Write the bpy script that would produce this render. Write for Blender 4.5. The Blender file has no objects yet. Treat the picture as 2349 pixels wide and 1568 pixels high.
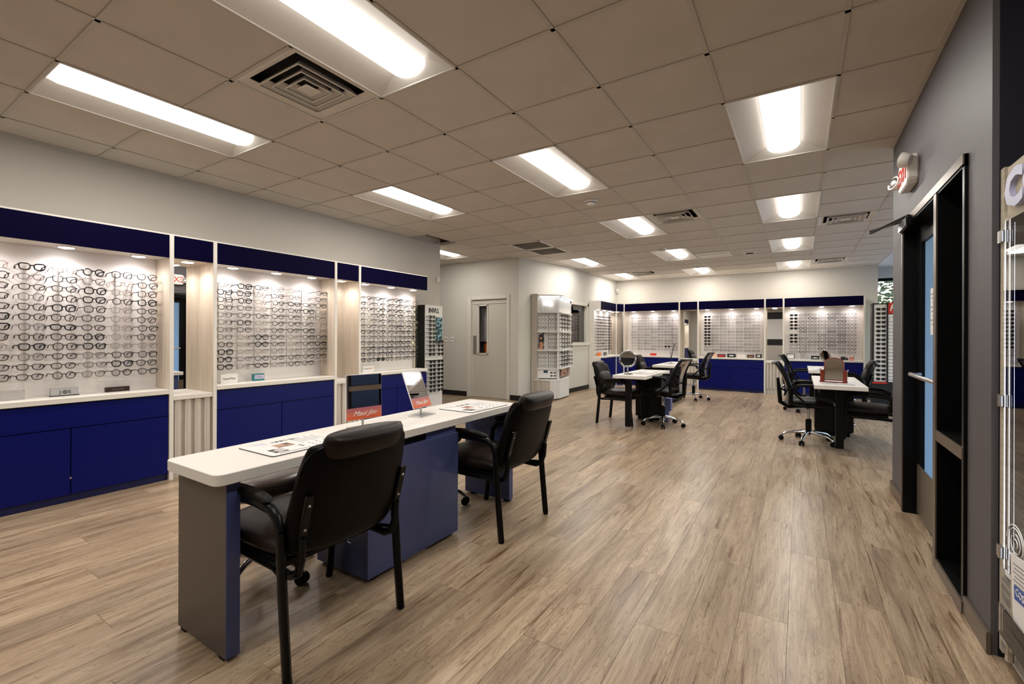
import bpy, bmesh, math, random
from math import sin, cos, pi, radians as R
from mathutils import Matrix, Vector
random.seed(7)
C = bpy.context.scene.collection
S = bpy.context.scene
# ------------------------------------------------------------------ camera, world, exposure
YAW, ROLL, F, HCAM = .5632, .0035, 1047.0, 1.218
CZ = 2.732                      # ceiling height
cd = bpy.data.cameras.new('camera'); cam = bpy.data.objects.new('camera', cd); C.objects.link(cam); S.camera = cam
cd.sensor_width = 36; cd.lens = F / 2349 * 36; cd.shift_y = (772.2 - 784) / 2349; cd.clip_start = .02
fw = Vector((-sin(YAW), cos(YAW), 0)); rt = Vector((cos(YAW), sin(YAW), 0)); up = Vector((0, 0, 1))
r_ = rt * cos(ROLL) + up * sin(ROLL); u_ = up * cos(ROLL) - rt * sin(ROLL)
M = Matrix.Identity(4)
for i in range(3):
    M[i][0] = r_[i]; M[i][1] = u_[i]; M[i][2] = -fw[i]
M[2][3] = HCAM
cam.matrix_world = M
S.view_settings.view_transform = 'Standard'; S.view_settings.look = 'None'; S.view_settings.gamma = 1
S.view_settings.use_curve_mapping = False
S.view_settings.exposure = 0.18
try:
    S.cycles.use_denoising = True
    S.cycles.use_adaptive_sampling = True; S.cycles.adaptive_threshold = .04; S.cycles.max_bounces = 6; S.cycles.diffuse_bounces = 3; S.cycles.glossy_bounces = 3; S.cycles.transparent_max_bounces = 12
    S.cycles.sample_clamp_indirect = 6
except Exception: pass
TROFFER_E = 2.4
AREA_W = 16.0
SPOT_W = 9.5
W = bpy.data.worlds.new('world'); S.world = W; W.use_nodes = True
nt = W.node_tree; bg = nt.nodes['Background']
sky = nt.nodes.new('ShaderNodeTexSky'); sky.sky_type = 'NISHITA'; sky.sun_disc = False
sky.sun_elevation = R(42); sky.sun_rotation = R(200); sky.air_density = 1.6
nt.links.new(sky.outputs[0], bg.inputs[0]); bg.inputs[1].default_value = .75

# ------------------------------------------------------------------ materials
def mat(name, col, rough=.5, metal=0, emit=0, ecol=None, alpha=1, coat=0, spec=.5, trans=0, ior=1.45):
    m = bpy.data.materials.new(name); m.use_nodes = True
    b = m.node_tree.nodes['Principled BSDF']
    b.inputs['Base Color'].default_value = (*col, 1); b.inputs['Roughness'].default_value = rough
    b.inputs['Metallic'].default_value = metal; b.inputs['Alpha'].default_value = alpha
    b.inputs['Coat Weight'].default_value = coat; b.inputs['Specular IOR Level'].default_value = spec
    b.inputs['Transmission Weight'].default_value = trans; b.inputs['IOR'].default_value = ior
    if emit:
        b.inputs['Emission Color'].default_value = (*(ecol or col), 1); b.inputs['Emission Strength'].default_value = emit
    return m
def noisy(name, c1, c2, scale=(1, 1, 1), rough=.5, detail=4, bump=0, nscale=5, coat=0, lo=.3, hi=.7, spec=.5, per=0.0, metal=0, bscale=None):
    """two-tone stretched noise with optional bump and per-piece shift"""
    m = mat(name, c1, rough, metal, coat=coat, spec=spec); n = m.node_tree; b = n.nodes['Principled BSDF']
    tc = n.nodes.new('ShaderNodeTexCoord'); mp = n.nodes.new('ShaderNodeMapping'); mp.inputs['Scale'].default_value = scale
    no = n.nodes.new('ShaderNodeTexNoise'); no.inputs['Scale'].default_value = nscale; no.inputs['Detail'].default_value = detail
    cr = n.nodes.new('ShaderNodeValToRGB')
    cr.color_ramp.elements[0].position = lo; cr.color_ramp.elements[0].color = (*c1, 1)
    cr.color_ramp.elements[1].position = hi; cr.color_ramp.elements[1].color = (*c2, 1)
    n.links.new(tc.outputs['Object'], mp.inputs[0]); n.links.new(mp.outputs[0], no.inputs[0])
    n.links.new(no.outputs[0], cr.inputs[0]); n.links.new(cr.outputs[0], b.inputs['Base Color'])
    if bump:
        bp = n.nodes.new('ShaderNodeBump'); bp.inputs['Strength'].default_value = bump; bp.inputs['Distance'].default_value = .002
        if bscale:
            n2 = n.nodes.new('ShaderNodeTexNoise'); n2.inputs['Scale'].default_value = bscale; n2.inputs['Detail'].default_value = 3
            n.links.new(tc.outputs['Object'], n2.inputs[0]); n.links.new(n2.outputs[0], bp.inputs['Height'])
        else: n.links.new(no.outputs[0], bp.inputs['Height'])
        n.links.new(bp.outputs[0], b.inputs['Normal'])
    return m
def plank_mat():
    m = mat('oak_vinyl_plank', (.4, .28, .17), .3, spec=.42); n = m.node_tree; b = n.nodes['Principled BSDF']; L = n.links.new
    tc = n.nodes.new('ShaderNodeTexCoord'); oi = n.nodes.new('ShaderNodeObjectInfo'); ge = n.nodes.new('ShaderNodeNewGeometry')
    ad = n.nodes.new('ShaderNodeMath'); ad.operation = 'ADD'; L(oi.outputs['Random'], ad.inputs[0]); L(ge.outputs['Random Per Island'], ad.inputs[1])
    fr = n.nodes.new('ShaderNodeMath'); fr.operation = 'FRACT'; L(ad.outputs[0], fr.inputs[0])
    off = n.nodes.new('ShaderNodeVectorMath'); off.operation = 'MULTIPLY'; off.inputs[1].default_value = (37, 91, 53)
    cb = n.nodes.new('ShaderNodeCombineXYZ')
    for k in range(3): L(fr.outputs[0], cb.inputs[k])
    L(cb.outputs[0], off.inputs[0])
    av = n.nodes.new('ShaderNodeVectorMath'); av.operation = 'ADD'; L(tc.outputs['Object'], av.inputs[0]); L(off.outputs[0], av.inputs[1])
    # broad cathedral figure
    m1 = n.nodes.new('ShaderNodeMapping'); m1.inputs['Scale'].default_value = (9, .9, 1); L(av.outputs[0], m1.inputs[0])
    n1 = n.nodes.new('ShaderNodeTexNoise'); n1.inputs['Scale'].default_value = 1.5; n1.inputs['Detail'].default_value = 5; n1.inputs['Distortion'].default_value = 1.1
    L(m1.outputs[0], n1.inputs[0])
    # fine grain
    m2 = n.nodes.new('ShaderNodeMapping'); m2.inputs['Scale'].default_value = (70, 2.2, 1); L(av.outputs[0], m2.inputs[0])
    n2 = n.nodes.new('ShaderNodeTexNoise'); n2.inputs['Scale'].default_value = 2; n2.inputs['Detail'].default_value = 6; L(m2.outputs[0], n2.inputs[0])
    # dark cracks
    m3 = n.nodes.new('ShaderNodeMapping'); m3.inputs['Scale'].default_value = (22, 1.0, 1); L(av.outputs[0], m3.inputs[0])
    n3 = n.nodes.new('ShaderNodeTexNoise'); n3.inputs['Scale'].default_value = 2.2; n3.inputs['Detail'].default_value = 3; n3.inputs['Distortion'].default_value = .6; L(m3.outputs[0], n3.inputs[0])
    ws = n.nodes.new('ShaderNodeMath'); ws.operation = 'MULTIPLY'; ws.inputs[1].default_value = 95; L(n1.outputs[0], ws.inputs[0])
    wn = n.nodes.new('ShaderNodeMath'); wn.operation = 'SINE'; L(ws.outputs[0], wn.inputs[0])
    rw = n.nodes.new('ShaderNodeValToRGB'); e = rw.color_ramp.elements
    e[0].position = .0; e[0].color = (1, 1, 1, 1); e[1].position = 1; e[1].color = (.70, .65, .60, 1); x = e.new(.75); x.color = (1, 1, 1, 1)
    L(wn.outputs[0], rw.inputs[0])
    r1 = n.nodes.new('ShaderNodeValToRGB'); e = r1.color_ramp.elements
    e[0].position = .28; e[0].color = (.25, .172, .110, 1); e[1].position = .74; e[1].color = (.49, .380, .262, 1)
    x = r1.color_ramp.elements.new(.5); x.color = (.39, .290, .194, 1)
    L(n1.outputs[0], r1.inputs[0])
    r2 = n.nodes.new('ShaderNodeValToRGB'); e = r2.color_ramp.elements
    e[0].position = .3; e[0].color = (.76, .73, .70, 1); e[1].position = .65; e[1].color = (1.08, 1.08, 1.08, 1); L(n2.outputs[0], r2.inputs[0])
    r3 = n.nodes.new('ShaderNodeValToRGB'); e = r3.color_ramp.elements
    e[0].position = .31; e[0].color = (.40, .28, .19, 1); e[1].position = .39; e[1].color = (1, 1, 1, 1); L(n3.outputs[0], r3.inputs[0])
    mx = n.nodes.new('ShaderNodeMix'); mx.data_type = 'RGBA'; mx.blend_type = 'MULTIPLY'; mx.inputs[0].default_value = .9
    L(r1.outputs[0], mx.inputs[6]); L(r2.outputs[0], mx.inputs[7])
    my = n.nodes.new('ShaderNodeMix'); my.data_type = 'RGBA'; my.blend_type = 'MULTIPLY'; my.inputs[0].default_value = .8
    L(mx.outputs[2], my.inputs[6]); L(r3.outputs[0], my.inputs[7])
    mz = n.nodes.new('ShaderNodeMix'); mz.data_type = 'RGBA'; mz.blend_type = 'MULTIPLY'; mz.inputs[0].default_value = 1
    L(my.outputs[2], mz.inputs[6]); L(rw.outputs[0], mz.inputs[7])
    hs = n.nodes.new('ShaderNodeHueSaturation'); mr = n.nodes.new('ShaderNodeMapRange'); mr.inputs[3].default_value = .86; mr.inputs[4].default_value = 1.16
    L(fr.outputs[0], mr.inputs[0]); L(mr.outputs[0], hs.inputs['Value']); L(mz.outputs[2], hs.inputs['Color'])
    L(hs.outputs[0], b.inputs['Base Color'])
    bp = n.nodes.new('ShaderNodeBump'); bp.inputs['Strength'].default_value = .12; bp.inputs['Distance'].default_value = .001
    L(n2.outputs[0], bp.inputs['Height']); L(bp.outputs[0], b.inputs['Normal'])
    return m
def glassy(name, tint=(1, 1, 1), refl=.12, rough=.0):
    """thin pane: mostly see-through with a Fresnel-like mirror share"""
    m = bpy.data.materials.new(name); m.use_nodes = True; n = m.node_tree; n.nodes.clear(); L = n.links.new
    o = n.nodes.new('ShaderNodeOutputMaterial'); t = n.nodes.new('ShaderNodeBsdfTransparent'); t.inputs[0].default_value = (*tint, 1)
    g = n.nodes.new('ShaderNodeBsdfGlossy'); g.inputs['Roughness'].default_value = rough
    f = n.nodes.new('ShaderNodeLayerWeight'); f.inputs[0].default_value = refl
    mx = n.nodes.new('ShaderNodeMixShader'); L(f.outputs['Fresnel'], mx.inputs[0]); L(t.outputs[0], mx.inputs[1]); L(g.outputs[0], mx.inputs[2]); L(mx.outputs[0], o.inputs[0])
    return m
PL = plank_mat()
M_tile = noisy('mineral_ceiling_tile', (.56, .505, .44), (.62, .56, .49), nscale=2.2, rough=.95, bump=.5, bscale=260, lo=.3, hi=.75)
M_grid = mat('painted_ceiling_grid', (.52, .47, .41), .5)
M_soff = mat('soffit_paint', (.62, .60, .58), .8)
M_wall = noisy('warm_white_wall_paint', (.575, .54, .485), (.60, .565, .51), nscale=1.3, rough=.85, bump=.25, bscale=180)
M_hall = noisy('cream_wall_paint', (.58, .56, .515), (.60, .58, .535), nscale=1.3, rough=.85)
M_dark = noisy('charcoal_plum_wall_paint', (.083, .075, .082), (.092, .083, .09), nscale=1.6, rough=.55, bump=.15, bscale=180)
M_navywall = mat('midnight_navy_wall_paint', (.004, .004, .012), .6)
M_white = mat('white_laminate', (.80, .76, .71), .35)
M_whitewood = noisy('white_ash_laminate', (.74, .69, .63), (.80, .76, .70), (1, 1, 30), rough=.4, nscale=1.4, detail=3)
M_wood = noisy('pale_oak_laminate', (.56, .47, .37), (.70, .61, .50), (24, 24, 1.2), rough=.45, nscale=1.6, detail=5)
M_slatw = noisy('grey_washed_oak', (.45, .40, .35), (.66, .59, .52), (30, 30, 1.2), rough=.5, nscale=1.6, detail=5)
M_panel = noisy('white_woodgrain_backing_panel', (.80, .745, .72), (.86, .81, .79), (.8, .8, 26), rough=.5, nscale=1.4, detail=4)
M_blue = mat('royal_blue_laminate', (.001, .004, .105), .38, spec=.22)
M_header = mat('deep_navy_laminate', (.0015, .0005, .020), .5, spec=.05)
M_plinth = mat('navy_plinth', (.004, .006, .06), .5)
M_desk = mat('slate_blue_laminate', (.050, .066, .185), .40, coat=.2, spec=.6)
M_deskrefl = mat('navy_laminate_floor_reflection', (.075, .060, .052), .36, spec=.6)  # taupe is the floor's reflection on the navy end panel, put into its colour
M_rod = mat('pale_acrylic_rod', (.70, .66, .63), .4)
M_black = mat('black_plastic', (.003, .003, .0035), .45, spec=.15)
M_blackm = mat('black_powder_coat', (.0025, .0025, .003), .28, spec=.22)
M_leather = noisy('black_leatherette', (.002, .001, .0008), (.004, .002, .0015), nscale=6, rough=.42, bump=.6, bscale=220, spec=.12)
M_brown = noisy('espresso_leatherette', (.007, .0035, .0025), (.013, .007, .005), nscale=6, rough=.33, bump=.5, bscale=220, spec=.25)
M_taupe = mat('taupe_vinyl', (.12, .088, .070), .28, spec=.6)
M_chrome = mat('chrome', (.52, .52, .54), .10, 1)
M_steel = mat('brushed_steel', (.55, .54, .53), .3, 1)
M_bronze = mat('dark_bronze_aluminium', (.003, .0028, .0028), .35, .0, spec=.2)
M_bronzel = mat('bronze_aluminium_face', (.16, .125, .095), .35, .5)
M_mirror = mat('mirror_glass', (.93, .93, .93), .01, 1)
M_glass = glassy('clear_glass', (1, 1, 1), .08)
M_lens = glassy('spectacle_lens', (.86, .86, .87), .25)
M_acr = glassy('clear_acrylic', (.90, .90, .91), .3)
M_smoke = glassy('smoked_glass', (.12, .12, .14), .04)
def frosted(name, col):
    m = bpy.data.materials.new(name); m.use_nodes = True; n = m.node_tree; n.nodes.clear(); L = n.links.new
    o = n.nodes.new('ShaderNodeOutputMaterial'); t = n.nodes.new('ShaderNodeBsdfTransparent'); t.inputs[0].default_value = (.55, .7, .95, 1)
    a = n.nodes.new('ShaderNodeBsdfTranslucent'); a.inputs[0].default_value = (*col, 1); mx = n.nodes.new('ShaderNodeMixShader'); mx.inputs[0].default_value = .85
    L(t.outputs[0], mx.inputs[1]); L(a.outputs[0], mx.inputs[2]); L(mx.outputs[0], o.inputs[0]); return m
M_tint = frosted('frosted_blue_film_glass', (.26, .36, .52))
M_refl = glassy('reflective_office_glass', (.30, .29, .28), .62)
M_emit = mat('troffer_lens', (1, 1, 1), .5, emit=TROFFER_E, ecol=(1, .955, .90))
M_spot = mat('downlight_lens', (1, 1, 1), .5, emit=16, ecol=(1, .95, .93))
M_led = mat('led_strip', (1, 1, 1), .5, emit=5, ecol=(.82, .90, 1))
M_logo = mat('lit_logo', (1, 1, 1), .5, emit=5, ecol=(.88, .96, 1))
for q_ in (M_spot, M_logo): q_.cycles.emission_sampling = 'NONE'
M_tray = mat('white_enamel_tray', (.66, .62, .57), .42)
M_vent = mat('white_enamel_vent', (.74, .69, .62), .5)
M_void = mat('duct_black', (.006, .005, .005), .9)
M_sg = mat('sunglass_lens', (.006, .005, .006), .15, spec=.7)
FR = {'B': (mat('black_acetate', (.006, .006, .008), .25), 'bold black'), 'D': (mat('dark_brown_acetate', (.028, .018, .014), .3), 'slim dark'),
      'G': (mat('grey_metal_frame', (.12, .10, .10), .3, .5), 'thin grey'), 'F': (mat('pale_translucent_frame', (.33, .25, .21), .3), 'faint pale')}
M_paper = mat('white_card', (.80, .78, .76), .5)
M_base = mat('black_rubber_base', (.006, .005, .005), .5)
M_door = mat('cream_door_paint', (.56, .53, .47), .45)
M_trim = mat('cream_trim_paint', (.66, .63, .57), .45)
M_red = mat('signal_red', (.62, .03, .015), .4)
M_orange = mat('orange_card', (.75, .17, .03), .5)
M_teal = mat('teal_card', (.02, .22, .24), .4)
M_salmon = mat('salmon_card', (.80, .45, .33), .5)
M_cherry = mat('cherry_wood', (.20, .028, .014), .25)
M_ink = mat('black_ink', (.01, .01, .012), .5)
M_inkg = mat('grey_ink', (.28, .27, .28), .6)
M_inkb = mat('lilac_ink', (.36, .34, .52), .6)
M_photo = noisy('printed_photo_brown', (.05, .025, .015), (.55, .33, .24), nscale=14, rough=.5, detail=2, lo=.42, hi=.58)
M_photob = noisy('printed_photo_grey', (.03, .03, .03), (.5, .46, .42), nscale=20, rough=.5, detail=2, lo=.45, hi=.55)
M_photot = noisy('printed_photo_teal', (.004, .012, .02), (.22, .5, .58), nscale=24, rough=.4, detail=3, lo=.48, hi=.6)
M_skin = mat('portrait_skin_tone', (.55, .25, .15), .5)
M_lav = mat('lavender_letter', (.42, .43, .60), .4)
M_beigew = noisy('weathered_beige_wood', (.36, .31, .23), (.50, .44, .34), (1, 1, 28), nscale=1.6, rough=.7, detail=5)
M_greyw = noisy('driftwood_grey_laminate', (.10, .095, .085), (.36, .33, .29), (.6, 2.2, 22), nscale=1.7, rough=.6, detail=6, lo=.35, hi=.62)
M_leaf = mat('leaf_green', (.06, .075, .03), .6); M_bark = mat('bark', (.12, .08, .05), .9)
M_pave = noisy('concrete_pavement', (.45, .46, .47), (.56, .56, .56), nscale=3, rough=.9)
M_mesh = glassy('brown_mesh_weave', (.28, .22, .18), .05, .3)
def band_mat():
    m = mat('coral_gradient_print', (.7, .2, .12), .35); n = m.node_tree; b = n.nodes['Principled BSDF']
    tc = n.nodes.new('ShaderNodeTexCoord'); sp = n.nodes.new('ShaderNodeSeparateXYZ'); cr = n.nodes.new('ShaderNodeValToRGB')
    e = cr.color_ramp.elements; e[0].color = (.72, .10, .02, 1); e[1].color = (.42, .13, .17, 1); x = e.new(.5); x.color = (.62, .17, .10, 1)
    n.links.new(tc.outputs['Generated'], sp.inputs[0]); n.links.new(sp.outputs[2], cr.inputs[0]); n.links.new(cr.outputs[0], b.inputs['Base Color'])
    return m
M_band = band_mat()

# ------------------------------------------------------------------ mesh helpers
class MB:
    def __init__(s): s.v = []; s.f = []
    def add(s, vs, fs):
        o = len(s.v); s.v += [tuple(v) for v in vs]; s.f += [tuple(i + o for i in f) for f in fs]; return s
    def box(s, x0, y0, z0, x1, y1, z1):
        x0, x1 = min(x0, x1), max(x0, x1); y0, y1 = min(y0, y1), max(y0, y1); z0, z1 = min(z0, z1), max(z0, z1)
        v = [(x0, y0, z0), (x1, y0, z0), (x1, y1, z0), (x0, y1, z0), (x0, y0, z1), (x1, y0, z1), (x1, y1, z1), (x0, y1, z1)]
        return s.add(v, [(0, 3, 2, 1), (4, 5, 6, 7), (0, 1, 5, 4), (1, 2, 6, 5), (2, 3, 7, 6), (3, 0, 4, 7)])
    def xf(s, M):
        s.v = [tuple(M @ Vector(v)) for v in s.v]; return s
    def mbox(s, M, *a):
        t = MB().box(*a).xf(M); return s.add(t.v, t.f)
    def prism(s, poly, z0, z1):
        n = len(poly); v = [(x, y, z0) for x, y in poly] + [(x, y, z1) for x, y in poly]
        return s.add(v, [tuple(range(n))[::-1], tuple(range(n, 2 * n))] + [(i, (i + 1) % n, n + (i + 1) % n, n + i) for i in range(n)])
    def tube(s, pts, r, seg=8, close=False, rx=None):
        pts = [Vector(p) for p in pts]; n = len(pts); rings = []
        rr = r if isinstance(r, (list, tuple)) else [r] * n
        prev = None
        for i, p in enumerate(pts):
            a = pts[(i - 1) % n] if (close or i > 0) else p; b = pts[(i + 1) % n] if (close or i < n - 1) else p
            t = (b - a).normalized() if (b - a).length > 1e-9 else Vector((0, 0, 1))
            if prev is None:
                h = Vector((0, 0, 1)) if abs(t.z) < .9 else Vector((1, 0, 0)); x = t.cross(h).normalized()
            else:
                x = (prev - t * prev.dot(t)); x = x.normalized() if x.length > 1e-6 else prev
            prev = x; y = t.cross(x)
            rings.append([p + (x * cos(2 * pi * k / seg) * (rx or 1) + y * sin(2 * pi * k / seg)) * rr[i] for k in range(seg)])
        v = [q for rg in rings for q in rg]; f = []
        m = n if close else n - 1
        for i in range(m):
            j = (i + 1) % n
            for k in range(seg):
                l = (k + 1) % seg; f.append((i * seg + k, i * seg + l, j * seg + l, j * seg + k))
        if not close: f += [tuple(range(seg))[::-1], tuple((n - 1) * seg + k for k in range(seg))]
        return s.add(v, f)
    def lathe(s, prof, seg=16, c=(0, 0, 0)):
        v = [(c[0] + r * cos(2 * pi * k / seg), c[1] + r * sin(2 * pi * k / seg), c[2] + z) for r, z in prof for k in range(seg)]
        f = [(i * seg + k, i * seg + (k + 1) % seg, (i + 1) * seg + (k + 1) % seg, (i + 1) * seg + k) for i in range(len(prof) - 1) for k in range(seg)]
        f += [tuple(range(seg))[::-1], tuple((len(prof) - 1) * seg + k for k in range(seg))]
        return s.add(v, f)
    def pillow(s, w, h, t, n=12, k=.1, warp=None, pw=6, M=None):
        """closed cushion slab: w along x, h along y, thickness t along z"""
        g = lambda sg: [[None] * (n + 1) for _ in range(n + 1)]
        vs = []; idx = {}
        for sg in (1, -1):
            for i in range(n + 1):
                for j in range(n + 1):
                    a = sin((-1 + 2 * i / n) * pi / 2); b = sin((-1 + 2 * j / n) * pi / 2)
                    edge = i in (0, n) or j in (0, n)
                    if edge and sg == -1: idx[(sg, i, j)] = idx[(1, i, j)]; continue
                    x = a * math.sqrt(1 - k * b * b) * w / 2; y = b * math.sqrt(1 - k * a * a) * h / 2
                    z = sg * t / 2 * ((1 - abs(a) ** pw) * (1 - abs(b) ** pw)) ** .5
                    p = Vector((x, y, z))
                    if warp: p = Vector(warp(p, a, b, sg))
                    if M: p = M @ p
                    idx[(sg, i, j)] = len(vs); vs.append(tuple(p))
        fs = []
        for i in range(n):
            for j in range(n):
                q = [idx[(1, i, j)], idx[(1, i + 1, j)], idx[(1, i + 1, j + 1)], idx[(1, i, j + 1)]]; fs.append(tuple(q))
                q = [idx[(-1, i, j)], idx[(-1, i, j + 1)], idx[(-1, i + 1, j + 1)], idx[(-1, i + 1, j)]]; fs.append(tuple(q))
        return s.add(vs, fs)
    def mesh(s, name='mesh', bevel=0, smooth=False, segs=2, sub=0):
        me = bpy.data.meshes.new(name); me.from_pydata(s.v, [], s.f); me.update()
        if bevel or sub:
            bm = bmesh.new(); bm.from_mesh(me)
            if bevel: bmesh.ops.bevel(bm, geom=bm.edges[:], offset=bevel, segments=segs, affect='EDGES', clamp_overlap=True)
            bm.to_mesh(me); bm.free()
        if smooth:
            for p in me.polygons: p.use_smooth = True
            try: me.set_sharp_from_angle(angle=R(50))
            except Exception: pass
        return me
def place(o, parent, loc, rz):
    if parent is not None: o.parent = parent
    o.location = loc; o.rotation_euler = (0, 0, rz)
def ob(name, mb, m, parent=None, loc=(0, 0, 0), rz=0, bevel=0, smooth=False, segs=2, kind=None, label=None, cat=None, group=None):
    me = mb if isinstance(mb, bpy.types.Mesh) else mb.mesh(name, bevel, smooth, segs)
    if m is not None and not me.materials: me.materials.append(m)
    o = bpy.data.objects.new(name, me); C.objects.link(o); place(o, parent, loc, rz)
    tag(o, label, cat, group, kind); return o
def tag(o, label=None, cat=None, group=None, kind=None):
    if label: o['label'] = label
    if cat: o['category'] = cat
    if group: o['group'] = group
    if kind: o['kind'] = kind
def thing(name, label, cat, loc=(0, 0, 0), rz=0, group=None):
    o = bpy.data.objects.new(name, None); C.objects.link(o); o.empty_display_size = .05; place(o, None, loc, rz); tag(o, label, cat, group); return o
def kids(o): return [c for c in ALLK.get(o.name, [])]
def dup(o, loc=None, rz=None, label=None, group=None, parent=None):
    c = o.copy(); C.objects.link(c)
    if parent is not None: c.parent = parent
    if loc is not None: c.location = loc
    if rz is not None: c.rotation_euler = (0, 0, rz)
    if label: c['label'] = label
    if group: c['group'] = group
    for k in list(o.children): dup(k, parent=c)
    return c
def B(*a): return MB().box(*a)
def text(name, s, size, m, parent, loc, rot=(R(90), 0, 0), ext=.0015, shear=0, sx=1, align='CENTER', off=0):
    cu = bpy.data.curves.new(name, 'FONT'); cu.body = s; cu.size = size; cu.extrude = ext; cu.shear = shear; cu.align_x = align; cu.offset = off
    cu.resolution_u = 2
    t = bpy.data.objects.new(name + '_curve', cu)
    me = bpy.data.meshes.new_from_object(t); bpy.data.objects.remove(t); bpy.data.curves.remove(cu)
    me.transform(Matrix.Diagonal((sx, 1, 1, 1))); me.name = name; me.materials.clear(); me.materials.append(m)
    o = bpy.data.objects.new(name, me); C.objects.link(o); o.parent = parent; o.location = loc; o.rotation_euler = rot; return o
def rrect(w, h, r, n=4, cx=0, cy=0):
    p = []
    for (sx, sy, a0) in ((1, 1, 0), (-1, 1, 90), (-1, -1, 180), (1, -1, 270)):
        for k in range(n + 1):
            a = R(a0 + 90 * k / n); p.append((cx + sx * (w / 2 - r) + r * cos(a), cy + sy * (h / 2 - r) + r * sin(a)))
    return p
def struct(name, mb, m, parent=None, **k): return ob(name, mb, m, parent, kind='structure' if parent is None else None, **k)

# ------------------------------------------------------------------ floor
fl = struct('floor', B(-8.2, -3.3, -.12, 3.2, 12.6, -.006), M_base)
PW, PLN = .1829, 1.2192
pm = MB().box(-PW / 2 + .0006, -PLN / 2 + .0006, -.006, PW / 2 - .0006, PLN / 2 - .0006, 0).mesh('plank'); pm.materials.append(PL)
rest = MB(); cnt = 0; cand = []
for ix in range(-45, 18):
    x = ix * PW + .05; sh = ((ix * 7) % 11) / 11 * PLN
    for iy in range(-4, 12):
        y = iy * PLN + sh
        if x - PW / 2 < -8.1 or x + PW / 2 > 3.1 or y - PLN / 2 < -3.2 or y + PLN / 2 > 12.5: continue
        # visible part of the floor: open ground in front of the camera
        a = x * cos(YAW) + y * sin(YAW); d = -x * sin(YAW) + y * cos(YAW)
        vis = d > .5 and abs(a) < 1.25 * d and x > -4.65 and (x < .66 or y > 5.2) and x < 1.4
        cand.append((d if vis else 99, x, y))
cand.sort()
for i, (d, x, y) in enumerate(cand):
    if d < 50 and i < 296: ob('plank', pm, None, fl, (x, y, random.uniform(-.0002, .0002)))
    else: rest.box(x - PW / 2 + .0006, y - PLN / 2 + .0006, -.006, x + PW / 2 - .0006, y + PLN / 2 - .0006, 0)
ob('plank_field', rest, PL, fl, kind='stuff')

# ------------------------------------------------------------------ ceiling: slab, T-bars, tiles
ce = struct('ceiling', B(-8.2, -3.3, CZ + .14, 3.2, 12.6, CZ + .3), M_soff)
U = .6096; lx = lambda i: U * (i - 4.70); ly = lambda j: U * (j + 3.295)
XR = 1.36
holes = {}
TRO = [(i, j) for i in (4, 1) for j in (-6, -2, 2, 6, 10, 14)] + [(-2, j) for j in (-6, -2, 2, 10, 14)] + [(-5, 6)]
for i, j in TRO: holes[(i, j)] = 1; holes[(i, j + 1)] = 1
DIF = [(0, -1), (2, 6), (5, 8), (5, 14), (-1, 14)]
for c in DIF: holes[c] = 1
holes[(-2, 7)] = holes[(-2, 8)] = 1
tm = MB().box(-U / 2 + .006, -U / 2 + .006, .004, U / 2 - .006, U / 2 - .006, .018).mesh('ceiling_tile', .002, segs=1); tm.materials.append(M_tile)
def cell_open(x0, x1, y0, y1):
    """clip a cell to the room outline; returns a rect or None"""
    lo = -5.06 if (y0 + y1) / 2 < 5.77 else (-8.0 if (y0 + y1) / 2 < 7.42 else -4.54)
    hi = .625 if (y0 + y1) / 2 < 4.7 and (y0 + y1) / 2 > 2.48 else (1.6 if (y0 + y1) / 2 < 4.7 else XR)
    yl = -3.1; yh = 12.05
    if x0 < -5.06 and (y0 + y1) / 2 > 5.0: yh = 7.42; yl = 5.77
    a, b, c, d = max(x0, lo), min(x1, hi), max(y0, yl), min(y1, yh)
    return (a, b, c, d) if b - a > .04 and d - c > .04 else None
n_t = 0; far = MB()
for j in range(-10, 17):
    for i in range(-8, 10):
        if (i, j) in holes: continue
        r = cell_open(lx(i), lx(i + 1), ly(j), ly(j + 1))
        if not r: continue
        full = abs((r[1] - r[0]) - U) < .001 and abs((r[3] - r[2]) - U) < .001
        seen = j >= -3 and (i >= -8 if j in (5, 6, 7, 8) else i >= -5)
        if seen and n_t < 299:
            n_t += 1
            if full: ob('ceiling_tile', tm, None, ce, ((r[0] + r[1]) / 2, (r[2] + r[3]) / 2, CZ))
            else: ob('ceiling_tile', B(r[0] + .006, r[2] + .006, .004, r[1] - .006, r[3] - .006, .018), M_tile, ce, (0, 0, CZ))
        else: far.box(r[0] + .006, r[2] + .006, CZ + .004, r[1] - .006, r[3] - .006, CZ + .018)
ob('ceiling_tile_field', far, M_tile, ce, kind='stuff')
for i in range(-13, 11):
    x = lx(i)
    if x < -8.1 or x > 1.6: continue
    y0 = -3.1 if x > -5.06 else 5.77; y1 = 12.05 if x > -4.54 else 7.42
    segs = [(y0, y1)]
    if x > .625: segs = [(-3.1, 2.48), (4.7, y1)] if x < XR else [(-3.1, 2.48)]
    for a, b in segs: ob('grid_runner', B(x - .0115, a, 0, x + .0115, b, .012), M_grid, ce, (0, 0, CZ - .001))
xm = MB()
for j in range(-10, 17):
    y = ly(j)
    lo = -5.06 if y < 5.77 else (-8.0 if y < 7.42 else -4.54)
    hi = .625 if 2.48 < y < 4.7 else (1.6 if y < 2.48 else XR)
    # cross tees stop at fixtures' long centres
    x = lo; 
    ends = []
    for (i, jj) in TRO + [(-2, 7)]:
        if j == jj + 1: ends.append((lx(i), lx(i + 1)))
    ends.sort()
    for a, b in ends:
        if a > x: xm.box(x, y - .0115, CZ - .001, a, y + .0115, CZ + .011)
        x = b
    if hi > x: xm.box(x, y - .0115, CZ - .001, hi, y + .0115, CZ + .011)
ob('cross_tees', xm, M_grid, ce, kind='stuff')
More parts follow.
